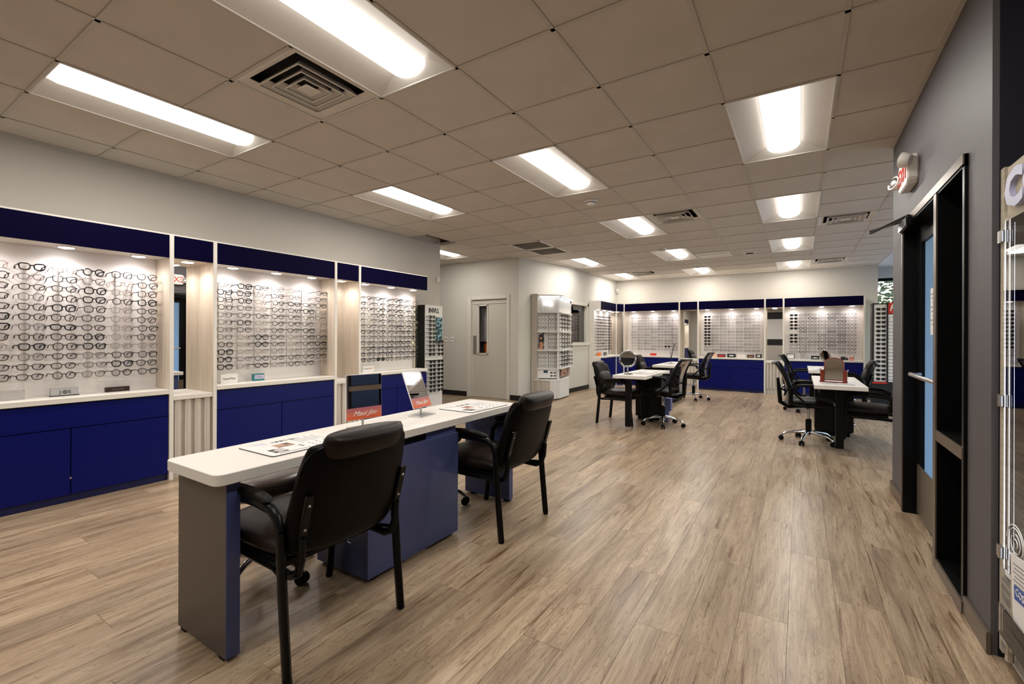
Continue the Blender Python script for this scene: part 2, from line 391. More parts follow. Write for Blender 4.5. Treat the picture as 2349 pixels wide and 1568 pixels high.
# wall angle trim
ob('edge_trim', MB().box(.60, 2.48, CZ - .004, .625, 4.7, CZ + .01).box(-5.06, -3.1, CZ - .004, -5.04, 5.77, CZ + .01).box(-4.54, 12.03, CZ - .004, XR, 12.05, CZ + .01), M_grid, ce)
ob('lowered_soffit', B(XR, 4.75, CZ, 3.0, 12.5, CZ + .02), M_soff, ce)

# ------------------------------------------------------------------ walls
struct('wall_left', B(-5.22, -3.2, 0, -5.06, 5.77, CZ + .1), M_wall)
struct('wall_rear', B(-5.2, -3.3, 0, 1.8, -3.1, CZ + .1), M_wall)
struct('wall_corridor', B(-8.2, 5.6, 0, -8.05, 7.6, CZ + .1), M_hall)
struct('wall_corridor_near', B(-8.1, 5.6, 0, -5.22, 5.77, CZ + .1), M_wall)
DX0, DX1, DZ = -5.665, -4.795, 1.97       # door opening in the corridor wall
struct('wall_door', MB().box(-8.1, 7.42, 0, DX0, 7.56, CZ + .1).box(DX1, 7.42, 0, -4.54, 7.56, CZ + .1).box(DX0, 7.42, DZ, DX1, 7.56, CZ + .1), M_hall)
struct('wall_middle', MB().prism([(-4.66, 7.5), (-4.54, 7.42), (-4.25, 9.06), (-4.25, 9.13), (-4.37, 9.13)], 0, CZ + .1).box(-4.37, 10.03, 0, -4.25, 12.2, CZ + .1).box(-4.37, 9.13, 0, -4.25, 10.03, 1.10).box(-4.37, 9.13, 1.94, -4.25, 10.03, CZ + .1), M_hall)
struct('wall_far', B(-4.4, 12.05, 0, XR, 12.2, CZ + .1), M_wall)
YD0, YD1, ZD = 2.773, 4.215, 2.035        # storefront opening in the partition
struct('wall_right', MB().box(.625, 2.48, 0, .79, YD0, CZ + .1).box(.625, YD1, 0, .79, 4.70, CZ + .1).box(.625, YD0, ZD, .79, YD1, CZ + .1), M_dark)
struct('wall_return', MB().box(.79, 2.48, 0, 1.75, 2.60, CZ + .1).box(.645, 2.478, 0, .79, 2.48, CZ + .1), M_navywall)
struct('wall_near_right', B(1.6, -3.2, 0, 1.75, 2.48, CZ + .1), M_navywall)
struct('wall_end', B(.79, 4.55, 0, 3.1, 4.70, CZ + .1), M_wall); struct('wall_outside_stucco', B(.8, 4.50, 0, 3.1, 4.55, 3.2), M_pave)
struct('baseboard_corridor', MB().box(-8.0, 7.405, 0, -5.78, 7.42, .1), M_base)
struct('baseboard_middle', MB().box(-4.25, 9.0, 0, -4.238, 10.14, .095).box(-4.72, 7.405, 0, -4.54, 7.42, .1).box(-4.54, 7.405, 0, -4.528, 7.8, .1), M_base)
struct('baseboard_right', MB().box(.611, 2.47, 0, .625, YD0, .085).box(.611, YD1, 0, .625, 4.71, .085).box(.611, 4.70, 0, .79, 4.712, .085), M_bronzel, bevel=.003)
struct('baseboard_left', B(-5.06, 4.95, 0, -5.045, 5.78, .1), M_base)
ob('notice_board', MB().box(-1.9, -3.1, .85, .5, -3.08, 2.5), M_ink, label='large black board on the rear wall behind the camera', cat='board')
ob('poster', MB().box(-1.5, -3.08, 1.15, -.55, -3.075, 2.15), M_paper, label='white poster on the black board behind the camera', cat='poster')
# right-hand outer wall with windows (lets the daylight in)
struct('wall_outer', MB().box(3.0, 4.7, 0, 3.12, 12.6, .5).box(3.0, 4.7, 2.35, 3.12, 12.6, CZ + .1).box(3.0, 4.7, .5, 3.12, 5.1, 2.35).box(3.0, 12.2, .5, 3.12, 12.6, 2.35)
       .box(3.0, 7.35, .5, 3.12, 7.5, 2.35).box(3.0, 9.8, .5, 3.12, 9.95, 2.35), M_wall)
for k, (a, b) in enumerate(((5.1, 7.35), (7.5, 9.8), (9.95, 12.2))):
    w = struct('window_%d' % (4 + k), MB().box(3.02, a, .5, 3.08, a + .05, 2.35).box(3.02, b - .05, .5, 3.08, b, 2.35).box(3.02, a, .5, 3.08, b, .55).box(3.02, a, 2.3, 3.08, b, 2.35), M_bronze)
    ob('pane', B(3.045, a + .05, .55, 3.055, b - .05, 2.3), M_glass, w)
# far window with foliage behind, right of the far wall
wf = struct('window_3', MB().box(XR, 12.5, 2.44, 3.1, 12.62, 2.50).box(XR, 12.5, .3, 3.1, 12.62, .5), M_bronze)
ob('pane', B(XR, 12.55, .5, 3.0, 12.56, 2.44), M_glass, wf)
struct('wall_far_window', MB().box(XR, 12.5, 2.50, 3.1, 12.62, CZ + .1).box(XR, 12.5, 0, 3.1, 12.62, .3).box(XR - .1, 12.2, 0, XR, 12.62, CZ + .1), M_soff)
pv = struct('floor_pavement', B(.80, 2.62, -.14, 30, 4.5, -.012).box(3.15, 4.5, -.14, 30, 40, -.012).box(-4, 12.65, -.14, 3.15, 40, -.012), M_pave)

# ------------------------------------------------------------------ hall door (cream) with narrow window
d2 = struct('door_2', MB().box(DX0 + .02, 7.45, .005, -5.50, 7.49, DZ - .10).box(-5.28, 7.45, .005, DX1 - .02, 7.49, DZ - .10)
            .box(-5.50, 7.45, .005, -5.28, 7.49, .88).box(-5.50, 7.45, 1.84, -5.28, 7.49, DZ - .10), M_door)
ob('transom_strip', B(DX0 + .02, 7.44, DZ - .095, DX1 - .02, 7.49, DZ - .02), M_door, d2)
ob('door_frame', MB().box(DX0 - .09, 7.40, 0, DX0 + .005, 7.47, DZ + .065).box(DX1 - .005, 7.40, 0, DX1 + .06, 7.47, DZ + .065).box(DX0, 7.40, DZ - .01, DX1, 7.47, DZ + .065)
   .box(DX0 + .005, 7.43, 0, DX0 + .02, 7.5, DZ).box(DX1 - .02, 7.43, 0, DX1 - .005, 7.5, DZ), M_trim, d2, bevel=.006)
ob('window_bead', MB().box(-5.515, 7.435, .865, -5.49, 7.45, 1.855).box(-5.29, 7.435, .865, -5.265, 7.45, 1.855).box(-5.515, 7.435, .86, -5.265, 7.45, .885).box(-5.515, 7.435, 1.835, -5.265, 7.45, 1.86), M_trim, d2)
ob('pane', B(-5.50, 7.468, .88, -5.28, 7.472, 1.84), M_glass, d2)
ob('push_plate', B(-5.635, 7.444, .86, -5.555, 7.45, 1.24), M_steel, d2, label='brushed steel push plate')
cu = MB()
for k in range(9): cu.tube([(-5.62 + k * .05, 7.62 + .012 * (k % 2), 1.12), (-5.62 + k * .05, 7.62 + .012 * (k % 2), 1.95)], .027, 6)
ob('curtain', cu, M_inkg, smooth=True, label='grey pleated curtain behind the narrow door window', cat='curtain')
struct('wall_behind_door', MB().box(-5.9, 7.9, 0, -4.7, 7.95, 2.4).box(-5.95, 7.57, 0, -5.9, 7.95, 2.4).box(-5.9, 7.57, 2.2, -4.67, 7.95, 2.25), M_inkg)
ob('tote_bag', MB().pillow(.30, .24, .12, 8, .15).xf(Matrix.Translation((-5.40, 7.72, 1.01)) @ Matrix.Rotation(R(80), 4, 'X') @ Matrix.Rotation(.25, 4, 'Z')).tube([(-5.5, 7.73, 1.08), (-5.42, 7.73, 1.17), (-5.34, 7.73, 1.08)], .008, 6),
   M_orange, smooth=True, label='orange bag seen through the narrow window of the cream door', cat='bag')
ob('side_shelf', MB().box(-5.7, 7.62, .86, -5.2, 7.88, .89).box(-5.7, 7.62, 0, -5.66, 7.88, .86).box(-5.24, 7.62, 0, -5.2, 7.88, .86), M_whitewood, label='small shelf behind the cream door holding the orange bag', cat='shelf')
# interior window on the middle wall
w1 = struct('window_1', MB().box(-4.262, 9.06, 1.04, -4.235, 9.13, 2.0).box(-4.262, 10.03, 1.04, -4.235, 10.1, 2.0).box(-4.262, 9.06, 1.94, -4.235, 10.1, 2.01).box(-4.37, 9.10, 1.03, -4.21, 10.12, 1.10)
            .box(-4.37, 9.13, 1.1, -4.25, 9.15, 1.94).box(-4.37, 10.01, 1.1, -4.25, 10.03, 1.94), M_trim, bevel=.004)
ob('pane', B(-4.315, 9.13, 1.10, -4.310, 10.03, 1.94), M_refl, w1)
struct('wall_office', MB().box(-5.3, 8.6, 0, -5.25, 11, 2.6).box(-5.3, 11, 0, -4.38, 11.05, 2.6).box(-5.3, 8.55, 0, -4.38, 8.6, 2.6).box(-5.3, 8.55, 2.3, -4.38, 11.05, 2.6), M_inkg)

# ------------------------------------------------------------------ storefront: door and sidelight
d1 = struct('door_1', MB().box(.685, 3.30, .02, .725, 3.40, 1.98).box(.685, 4.05, .02, .725, 4.17, 1.98).box(.685, 3.40, .02, .725, 4.05, .24).box(.685, 3.40, 1.86, .725, 4.05, 1.98), M_bronze)
ob('pane', MB().add([(.705, 3.40, .24), (.705, 4.05, .24), (.705, 4.05, 1.86), (.705, 3.40, 1.86)], [(0, 1, 2, 3)]), M_tint, d1)
ob('kick_plate', B(.678, 3.32, .03, .685, 4.12, .36), M_bronzel, d1, label='bronze kick plate')
ob('door_frame', MB().box(.612, YD1 - .045, 0, .79, YD1, ZD).box(.612, 3.235, 0, .79, 3.30, ZD).box(.612, YD0, ZD - .055, .79, YD1, ZD).box(.612, YD0, 0, .79, YD0 + .03, ZD), M_bronze, d1)
ob('frame_face', MB().box(.606, 3.24, 0, .612, 3.296, ZD - .05).box(.606, YD0, ZD - .045, .612, YD1, ZD).box(.606, YD1 - .03, 0, .612, YD1, ZD - .05), M_bronzel, d1)
ob('push_bar', MB().tube([(.685, 4.06, .975), (.63, 4.04, .975), (.625, 3.7, .975), (.63, 3.37, .975), (.685, 3.35, .975)], .014, 8), M_steel, d1, smooth=True, label='steel push bar')
cl = ob('door_closer', MB().box(.575, 3.84, 1.94, .612, 4.14, 2.01), M_blackm, d1, bevel=.008)
ob('closer_arm', MB().tube([(.600, 3.93, 2.025), (.47, 4.56, 2.045)], .0085, 6, rx=1.5), M_blackm, d1)
ob('closer_arm', MB().tube([(.47, 4.56, 2.06), (.605, 4.13, 2.03)], .0085, 6, rx=1.5), M_blackm, d1)
sg = ob('door_notice', B(.694, 3.72, 1.24, .699, 3.84, 1.53), M_paper, d1, label='white notice taped to the glass')
for k in range(8): ob('print_line', B(.6925, 3.735, 1.49 - k * .027, .694, 3.825 - (k % 3) * .02, 1.497 - k * .027), M_inkg, sg)
w2 = struct('window_2', MB().box(.612, YD0 + .03, .68, .79, 3.235, .735).box(.612, YD0 + .03, 0, .79, 3.235, .06), M_bronze)
ob('frame_face', MB().box(.606, YD0, .68, .612, 3.235, .735).box(.606, YD0, 0, .612, 3.235, .055), M_bronzel, w2)
ob('pane', B(.702, YD0 + .03, .735, .708, 3.235, ZD - .055), M_smoke, w2)
ob('lower_pane', B(.702, YD0 + .03, .06, .708, 3.235, .68), M_smoke, w2)
# ------------------------------------------------------------------ exit sign with two lamp heads
ex = thing('exit_sign', 'white exit sign with red letters and two emergency lamp heads above the entrance', 'exit sign', (.625, 3.93, 2.30))
ob('housing', MB().prism([(-.155, -.06), (-.13, -.09), (.13, -.09), (.155, -.06), (.155, .07), (.12, .10), (-.12, .10), (-.155, .07)], 0, .055).xf(Matrix.Rotation(R(90), 4, 'Y').inverted() @ Matrix.Rotation(R(90), 4, 'Z')), M_white, ex, (0, 0, 0), bevel=.006)
text('exit_lettering', 'EXIT', .15, M_red, ex, (-.057, 0, -.055), (R(90), 0, R(-90)), .002, sx=.95)
for sgn in (-1, 1):
    lh = ob('lamp_head', MB().lathe([(.012, -.02), (.035, -.015), (.046, .01), (.048, .035)], 14).xf(Matrix.Rotation(R(-70), 4, 'Y') @ Matrix.Rotation(R(25 * sgn), 4, 'X')), M_white, ex, (-.055, sgn * .165, .01 - .03 * sgn), smooth=True)
    ob('lamp_lens', MB().lathe([(.040, .032), (.034, .042), (.01, .046)], 14).xf(Matrix.Rotation(R(-70), 4, 'Y') @ Matrix.Rotation(R(25 * sgn), 4, 'X')), M_steel, lh, smooth=True)

# ------------------------------------------------------------------ ceiling fixtures
def troffer_proto():
    t = thing('troffer_light', '', 'ceiling light', (0, 0, CZ))
    w, l, d = U / 2 - .008, U - .008, .085; hw = .125
    ob('housing', MB().add([(-w, -l, 0), (w, -l, 0), (w, l, 0), (-w, l, 0), (-hw, -l + .05, d), (hw, -l + .05, d), (hw, l - .05, d), (-hw, l - .05, d)],
       [(0, 4, 7, 3), (1, 2, 6, 5), (0, 1, 5, 4), (3, 7, 6, 2), (4, 5, 6, 7)]).box(-w - .006, -l - .006, -.002, -w + .004, l + .006, .004).box(w - .004, -l - .006, -.002, w + .006, l + .006, .004)
       .box(-w, -l - .006, -.002, w, -l + .004, .004).box(-w, l - .004, -.002, w, l + .006, .004), M_tray, t)
    le = MB(); n = 10; hw2 = .118
    vs = []; ys = [-l + .03, -l + .075, l - .075, l - .03]
    for q, y in enumerate(ys):
        rr = 1 if q in (1, 2) else .80
        for k in range(n + 1):
            a = pi * k / n; vs.append((hw2 * cos(a), y + (.0 if q in (1, 2) else 0), d - .002 - rr * .070 * sin(a)))
    fs = [(q * (n + 1) + k, q * (n + 1) + k + 1, (q + 1) * (n + 1) + k + 1, (q + 1) * (n + 1) + k) for q in range(3) for k in range(n)]
    fs += [tuple(range(n + 1)), tuple(3 * (n + 1) + k for k in range(n, -1, -1))]
    ob('diffuser', le.add(vs, fs), M_emit, t, smooth=True)
    al = bpy.data.lights.new('added_area_fill', 'AREA'); al.shape = 'RECTANGLE'; al.size = .20; al.size_y = 1.06; al.energy = AREA_W; al.color = (1, .955, .89)  # area light added below the lens to brighten the room, not the tray
    lo = bpy.data.objects.new('added_area_fill', al); C.objects.link(lo); lo.parent = t; lo.location = (0, 0, .006)
    return t
TP = troffer_proto(); tl = {}
colname = {4: 'row nearest the entrance wall', 1: 'middle row', -2: 'row along the left wall', -5: 'corridor'}
rowname = {-6: 'behind the camera, rear', -2: 'nearest', 2: 'second', 6: 'third', 10: 'fourth', 14: 'farthest'}
for q, (i, j) in enumerate(TRO):
    lab = ('recessed light in the corridor ceiling beyond the left wall end' if i == -5 else '%s recessed ceiling light of the %s' % (rowname[j] if not (i == -2 and j == 10) else 'third', colname[i]))
    loc = (lx(i) + U / 2, ly(j) + U, CZ)
    if q == 0: TP.location = loc; TP['label'] = lab; TP['group'] = 'recessed ceiling lights'
    else: dup(TP, loc, label=lab, group='recessed ceiling lights')
x = dup(TP, (2.0, 11.0, CZ - .0), label='recessed light in the lowered soffit by the far window', group='recessed ceiling lights')
def diff_proto():
    t = thing('air_diffuser', '', 'air vent', (0, 0, CZ)); w = U / 2 - .006
    ob('duct_opening', MB().box(-w, -w, .10, w, w, .12).box(-w, -w, 0.01, -w + .004, w, .1).box(w - .004, -w, .01, w, w, .1).box(-w, -w, .01, w, -w + .004, .1).box(-w, w - .004, .01, w, w, .1), M_void, t)
    fr = MB()
    def ring(mb, a, za, b, zb, th=.003):
        v = []
        for (s_, z) in ((a, za), (b, zb)):
            v += [(-s_, -s_, z), (s_, -s_, z), (s_, s_, z), (-s_, s_, z)]
        v2 = [(x, y, z + th) for x, y, z in v]
        f = [(k, (k + 1) % 4, 4 + (k + 1) % 4, 4 + k) for k in range(4)]
        mb.add(v, f); mb.add(v2, [tuple(reversed(q)) for q in f])
    ring(fr, w, 0, .235, .028); fr.box(-w, -w, -.001, w, -w + .012, .004).box(-w, w - .012, -.001, w, w, .004).box(-w, -w, -.001, -w + .012, w, .004).box(w - .012, -w, -.001, w, w, .004)
    ob('frame', fr, M_vent, t)
    for a in (.205, .150, .098):
        m_ = MB(); ring(m_, a, -.006, a - .034, .036); ring(m_, a, -.006, a - .008, -.007); ob('vane', m_, M_vent, t)
    m_ = MB().add([(-.052, -.052, -.004), (.052, -.052, -.004), (.052, .052, -.004), (-.052, .052, -.004), (0, 0, .016)], [(0, 1, 4), (1, 2, 4), (2, 3, 4), (3, 0, 4)])
    ob('core', m_, M_vent, t)
    return t
DP = diff_proto()
dl = ['large square air vent beside the nearest ceiling light', 'square air vent right of the third light of the middle row', 'square air vent in front of the door closer, right of the lights',
      'square air vent near the far wall, right of the farthest light', 'square air vent near the far left corner of the ceiling']
for q, (i, j) in enumerate(DIF):
    loc = (lx(i) + U / 2, ly(j) + U / 2, CZ)
    if q == 0: DP.location = loc; DP['label'] = dl[0]; DP['group'] = 'square ceiling air vents'
    else: dup(DP, loc, label=dl[q], group='square ceiling air vents')
rg = thing('return_grille', 'long ceiling return grille with two slotted panels by the corridor corner', 'air vent', (lx(-2) + U / 2, ly(7) + U, CZ))
ob('backing', B(-.29, -.6, .03, .29, .6, .04), M_void, rg)
ob('frame', MB().box(-.3, -.6, -.003, .3, -.56, .01).box(-.3, .56, -.003, .3, .6, .01).box(-.3, -.6, -.003, -.265, .6, .01).box(.265, -.6, -.003, .3, .6, .01).box(-.3, -.03, -.003, .3, .03, .01), M_vent, rg)
lm = MB().box(-.265, -.022, 0, .265, .022, .004).xf(Matrix.Rotation(R(35), 4, 'X')).mesh('slat'); lm.materials.append(M_vent)
for y0 in (-.56, .03):
    for k in range(6): ob('slat', lm, None, rg, (0, y0 + .05 + k * .088, .008))
sd = thing('smoke_detector', 'round white smoke detector on the ceiling between the middle lights', 'smoke detector', (-1.97, 4.75, CZ))
ob('base_ring', MB().lathe([(.07, 0.003), (.07, -.012), (.062, -.02)], 20), M_white, sd, smooth=True)
ob('sensor_cap', MB().lathe([(.058, -.02), (.052, -.038), (.03, -.048), (.012, -.05)], 20), M_white, sd, smooth=True)
ob('sensor_slots', MB().lathe([(.0585, -.024), (.0585, -.031)], 20), M_ink, sd)
sd2 = dup(sd, (-2.0, 7.95, CZ), label='small round sensor on the ceiling just before the third middle light')
sp = thing('ceiling_speaker', 'round black speaker grille in the far ceiling tiles', 'speaker', (-.767, 9.17, CZ))
ob('speaker_ring', MB().lathe([(.105, .004), (.105, -.006), (.09, -.008)], 20), M_white, sp, smooth=True)
ob('speaker_grille', MB().lathe([(.09, -.006), (.05, -.012), (.005, -.014)], 20), M_void, sp, smooth=True)
ob('access_panel', MB().box(lx(2) + .02, ly(11) + .02, CZ - .006, lx(3) - .02, ly(12) - .02, CZ + .004).box(lx(2) + .06, ly(11) + .2, CZ - .012, lx(3) - .06, ly(11) + .23, CZ - .004), M_tray, label='flat white access panel in the ceiling right of the fourth middle light', cat='panel')

# ------------------------------------------------------------------ eyewear
def eyewear(kind='D', shape=0, sun=False, one=False):
    """front at y=0 facing -y, temples run to +y; ~135 mm wide. origin at the bridge."""
    r = {'B': .0042, 'D': .0030, 'G': .0022, 'F': .0021}[kind]
    m = FR[kind][0]; w, h = ((.055, .045), (.053, .049), (.056, .040), (.051, .049))[shape]
    if sun: r = .0035; w, h = .055, .043; m = FR['B'][0]
    cx = w / 2 + .010; rims = []
    fm = MB()
    for s_ in (-1, 1):
        pts = []
        for k in range(14):
            a = 2 * pi * k / 14; e = .72 if shape != 3 else .95
            x = math.copysign(abs(cos(a)) ** e, cos(a)) * w / 2; z = math.copysign(abs(sin(a)) ** e, sin(a)) * h / 2
            x *= (1 + .10 * (z / (h / 2))) if shape in (0, 2) else 1
            if shape == 0 and z > 0 and x * 1 > w * .2: z += .003
            pts.append((s_ * (cx + x), .002 * (abs(x) / w), z))
        rims.append(pts); fm.tube(pts, r, 4, close=True)
    fm.tube([(-.011, 0, h * .16), (0, -.002, h * .24), (.011, 0, h * .16)], r * 1.1, 4)
    ex_ = cx + w / 2 + .002
    fm.tube([(-ex_ + .004, 0, h * .25), (-ex_ - .004, .004, h * .25)], r * 1.3, 4); fm.tube([(ex_ - .004, 0, h * .25), (ex_ + .004, .004, h * .25)], r * 1.3, 4)
    tms = []
    for s_ in (-1, 1):
        x = s_ * (ex_ + .004); tms.append(MB().tube([(x, .003, h * .25), (x * .99, .085, h * .25), (x * .965, .112, h * .25 - .004), (x * .95, .140, -.014)], [r * 1.2, r * 1.2, r * 1.3, r * 1.0], 4))
    lens = [MB().add(p, [tuple(range(len(p)))]) for p in rims]
    return fm, tms, lens, m
protos = {}
def proto(kind, shape, sun, full):
    k = (kind, shape, sun, full)
    if k in protos: return protos[k]
    fm, tms, lens, m = eyewear(kind, shape, sun)
    if full:
        a = fm.mesh('front_frame'); a.materials.append(m)
        t = [q.mesh('temple') for q in tms]; l = [q.mesh('lens') for q in lens]
        for q in t: q.materials.append(m)
        for q in l: q.materials.append(M_sg if sun else M_lens)
        protos[k] = (a, t, l)
    else:
        for q in tms: fm.add(q.v, q.f)
        n = len(fm.f)
        for q in lens: fm.add(q.v, q.f)
        a = fm.mesh('eyeglasses'); a.materials.append(m); a.materials.append(M_sg if sun else M_lens)
        for i in (len(a.polygons) - 1, len(a.polygons) - 2): a.polygons[i].material_index = 1
        protos[k] = (a,)
    return protos[k]
ALLG = []          # (distance, kind, shape, matrix-ish, label)
ORD = ['first', 'second', 'third', 'fourth', 'fifth', 'sixth', 'seventh', 'eighth', 'ninth', 'tenth', 'eleventh', 'twelfth', 'thirteenth', 'fourteenth', 'fifteenth', 'sixteenth', 'seventeenth', 'eighteenth']
def add_glasses(p, rz, kind, shape, where, sun=False, full=False):
    d = -p[0] * sin(YAW) + p[1] * cos(YAW)
    ALLG.append((d, p, rz, kind, shape, where, sun, full))
ROWZ = [1.700 - .0712 * k for k in range(12)]

# ------------------------------------------------------------------ display bays (local: x along, front at y=0 facing -y)
HB, HT = 1.876, 2.066
def spot_at(parent, x, y, z, wm=1):
    d = ob('downlight', MB().lathe([(.054, .0), (.052, -.006), (.047, -.008)], 16), M_steel, parent, (x, y, z), smooth=True)
    ob('downlight_lens', MB().lathe([(.046, -.0082), (.02, -.014)], 14), M_spot, d)
    l = bpy.data.lights.new('downlight_beam', 'SPOT'); l.energy = SPOT_W * wm; l.color = (1, .93, .90); l.spot_size = R(160); l.spot_blend = 1.0; l.shadow_soft_size = .03
    o = bpy.data.objects.new('downlight_beam', l); C.objects.link(o); o.parent = d; o.location = (0, 0, -.02)
def wide_bay(label, loc, rz, x0, x1, left_post=True, right_post=True, depth=.56, rec=.26, cols=(), spots=(), gap=None, rods=True, right_open=False, left_open=False, group='eyewear wall display bays', wm=1):
    t = thing('display_bay', label, 'display unit', loc, rz, group)
    pw = .033
    a, b = x0, x1                           # inner clear extents
    ob('header', B(a, 0, HB, b, .02, HT), M_header, t); ob('header_cap', B(a - (pw if left_post else 0), -.002, HT, b + (pw if right_post else .004), depth, HT + .012), M_white, t)
    ob('soffit', B(a, .02, HB, b, rec, HB + .018), M_white, t)
    ob('back_panel', B(a, rec, .76, b, rec + .018, HB), M_panel, t)
    if left_post: ob('side_panel', MB().box(a - pw, -.004, 0, a, depth, HT), M_wood, t); ob('edge_strip', B(a - pw + .002, -.007, 0, a - .002, -.004, HT), M_white, t)
    if right_post: ob('side_panel', MB().box(b, -.004, 0, b + pw, depth, HT), M_wood, t); ob('edge_strip', B(b + .002, -.007, 0, b + pw - .002, -.004, HT), M_white, t)
    if right_open: ob('side_panel', MB().box(b - .02, rec - .03, .764, b, depth, HB).box(b - .02, .02, 0, b, depth, .72), M_wood, t); ob('header_end', B(b - .003, 0, HB, b, depth, HT), M_header, t)
    if left_open:
        ob('side_panel', MB().box(a - .02, rec - .04, .735, a, depth, HB).box(a - .02, -.003, 0, a, depth, .735).box(a - .02, -.003, HB, a, depth, HT), M_whitewood, t)
    ob('counter', B(a, -.012, .726, b, rec, .764), M_whitewood, t, bevel=.002, segs=1)
    ob('drawer', MB().box(a + .003, .004, .553, b - .003, .022, .712).box(a + .003, -.002, .545, b - .003, .022, .553), M_blue, t)
    g = gap if gap is not None else (a + b) / 2
    for (p, q) in ((a + .003, g - .003), (g + .003, b - .003)):
        ob('door', B(p, .002, .058, q, .02, .538), M_blue, t, bevel=.0015, segs=1)
    ob('door_bumper', B(g - .006, -.001, .17, g + .004, .003, .185), M_steel, t)
    ob('toe_kick', B(a, .022, 0, b, .04, .056), M_plinth, t)
    ob('carcass', B(a, .024, .056, b, depth, .724), M_plinth, t)
    for x in spots: spot_at(t, x, .12, HB, wm)
    if rods:
        for x in cols:
            m_ = MB().box(x - .004, rec - .012, ROWZ[11] - .03, x + .004, rec, ROWZ[0] + .03)
            for z in ROWZ: m_.box(x - .003, rec - .150, z - .012, x + .003, rec - .01, z - .008)
            ob('display_rod', m_, M_rod, t)
    return t
def mirror_bay(label, loc, rz, a, b, rec=.26, depth=.56, spots=True, nsl=4, wm=1):
    t = thing('mirror_bay', label, 'display unit', loc, rz, 'narrow mirror bays')
    ob('header', B(a, .0, HB + .002, b, .02, HT), M_header, t); ob('header_cap', B(a, -.002, HT, b, depth, HT + .012), M_white, t)
    ob('soffit', B(a, .02, HB + .002, b, rec, HB + .02), M_wood, t)
    ob('mirror', B(a, rec, .705, b, rec + .008, HB + .002), M_mirror, t)
    ob('counter', B(a, -.002, .668, b, rec, .706), M_whitewood, t, bevel=.002, segs=1)
    n = nsl; w = (b - a) / n
    sm = MB().prism([(-w * .36, .0), (-w * .30, -.022), (w * .30, -.022), (w * .36, 0)], .10, .668).mesh('fluted_slat'); sm.materials.append(M_slatw)
    for k in range(n): ob('fluted_slat', sm, None, t, (a + (k + .5) * w, .034, 0))
    ob('fluted_backing', B(a, .034, .10, b, .05, .668), M_slatw, t)
    ob('toe_kick', B(a, .04, 0, b, .055, .10), M_slatw, t)
    if spots: spot_at(t, (a + b) / 2, .12, HB + .002, wm)
    return t
LX = -4.5; RZL = R(90)
def left_glasses(y, z): return (LX - .125, y, z)
st1 = ['FDDDDBBDFDDD', 'BGDGDDGDBGDD', 'FDDDBDBDDDDD', 'BGBBDDDBBGGG', 'DFFDFFFFFDBD', 'DDDBDDDDFDDD']
st2 = ['GBDDGGGGDBBB', 'BBBDDBDFFFGF', 'DFFFDFFBBFDB', 'GDDDDDDDDGDG', 'FGBDDDDFFFDD', 'FFDBGDBDDGDD', 'DDDFGFFDBDDF']
c1 = [.742, .918, 1.090, 1.262, 1.433, 1.602]; c2 = [2.215, 2.392, 2.562, 2.735, 2.912, 3.085, 3.245]; c3 = [3.80, 3.965, 4.12, 4.275, 4.43, 4.585, 4.735]
OX = lambda cs, o: [c - o for c in cs]
wide_bay('nearest left wall display bay with white grey and black brand blocks on its counter', (LX, 0, 0), RZL, .468, 1.711, left_post=True, cols=c1, spots=(.66, 1.10, 1.54), gap=1.10)
mirror_bay('narrow mirror bay between the nearest and the middle left wall displays', (LX, 0, 0), RZL, 1.744, 2.050)
wide_bay('middle left wall display bay with a teal sign on its counter', (LX, 0, 0), RZL, 2.083, 3.325, cols=c2, spots=(2.28, 2.71, 3.12), gap=2.706)
mirror_bay('narrow bay between the middle and the last left wall displays', (LX, 0, 0), RZL, 3.358, 3.660)
wide_bay('last left wall display bay beside the sunglasses tower', (LX, 0, 0), RZL, 3.695, 4.858, right_post=False, right_open=True, cols=c3, spots=(3.86, 4.29, 4.70), gap=4.29)
names = [(c1, st1, 'nearest left wall display'), (c2, st2, 'middle left wall display')]
rnd = random.Random(3)
for cs, st, nm in names:
    for i, y in enumerate(cs):
        for k in range(12):
            kd = st[i][k]
            add_glasses((LX - .125, y + rnd.uniform(-.006, .006), ROWZ[k] + .004), RZL + rnd.uniform(-.05, .05), kd, rnd.choice((0, 0, 1, 2, 3)), '%s column and %s row of the %s' % (ORD[i], ORD[k], nm), full=True)
for i, y in enumerate(c3):
    for k in range(12):
        sun = (i, k) == (2, 11)
        add_glasses((LX - .125, y + rnd.uniform(-.006, .006), ROWZ[k] + .004), RZL + rnd.uniform(-.05, .05), rnd.choice('BDDDG'), rnd.choice((0, 1, 2, 3)), '%s column and %s row of the last left wall display' % (ORD[i], ORD[k]), sun)
# far wall bays
FY = 11.42
wide_bay('far wall display bay nearest the corner, with a red card on its counter', (0, FY, 0), 0, -3.80, -2.475, left_post=True, cols=[-3.60 + .167 * k for k in range(7)], spots=(-3.61, -3.12, -2.62), rods=False, wm=.5)
mirror_bay('narrow mirror bay right of the corner display on the far wall', (0, FY, 0), 0, -2.440, -2.052, nsl=5, spots=False)
wide_bay('middle display bay of the far wall with seven brand cards', (0, FY, 0), 0, -2.017, -.672, cols=[-1.85 + .169 * k for k in range(7)], spots=(-1.85, -1.34, -.83), rods=False, wm=.5)
mirror_bay('narrow mirror bay right of the middle far wall display', (0, FY, 0), 0, -.637, -.322, nsl=5, wm=.6)
wide_bay('right hand display bay of the far wall, at the end', (0, FY, 0), 0, -.287, 1.066, cols=[-.12 + .169 * k for k in range(7)], spots=(-.13, .38, .89), rods=False, wm=.5)
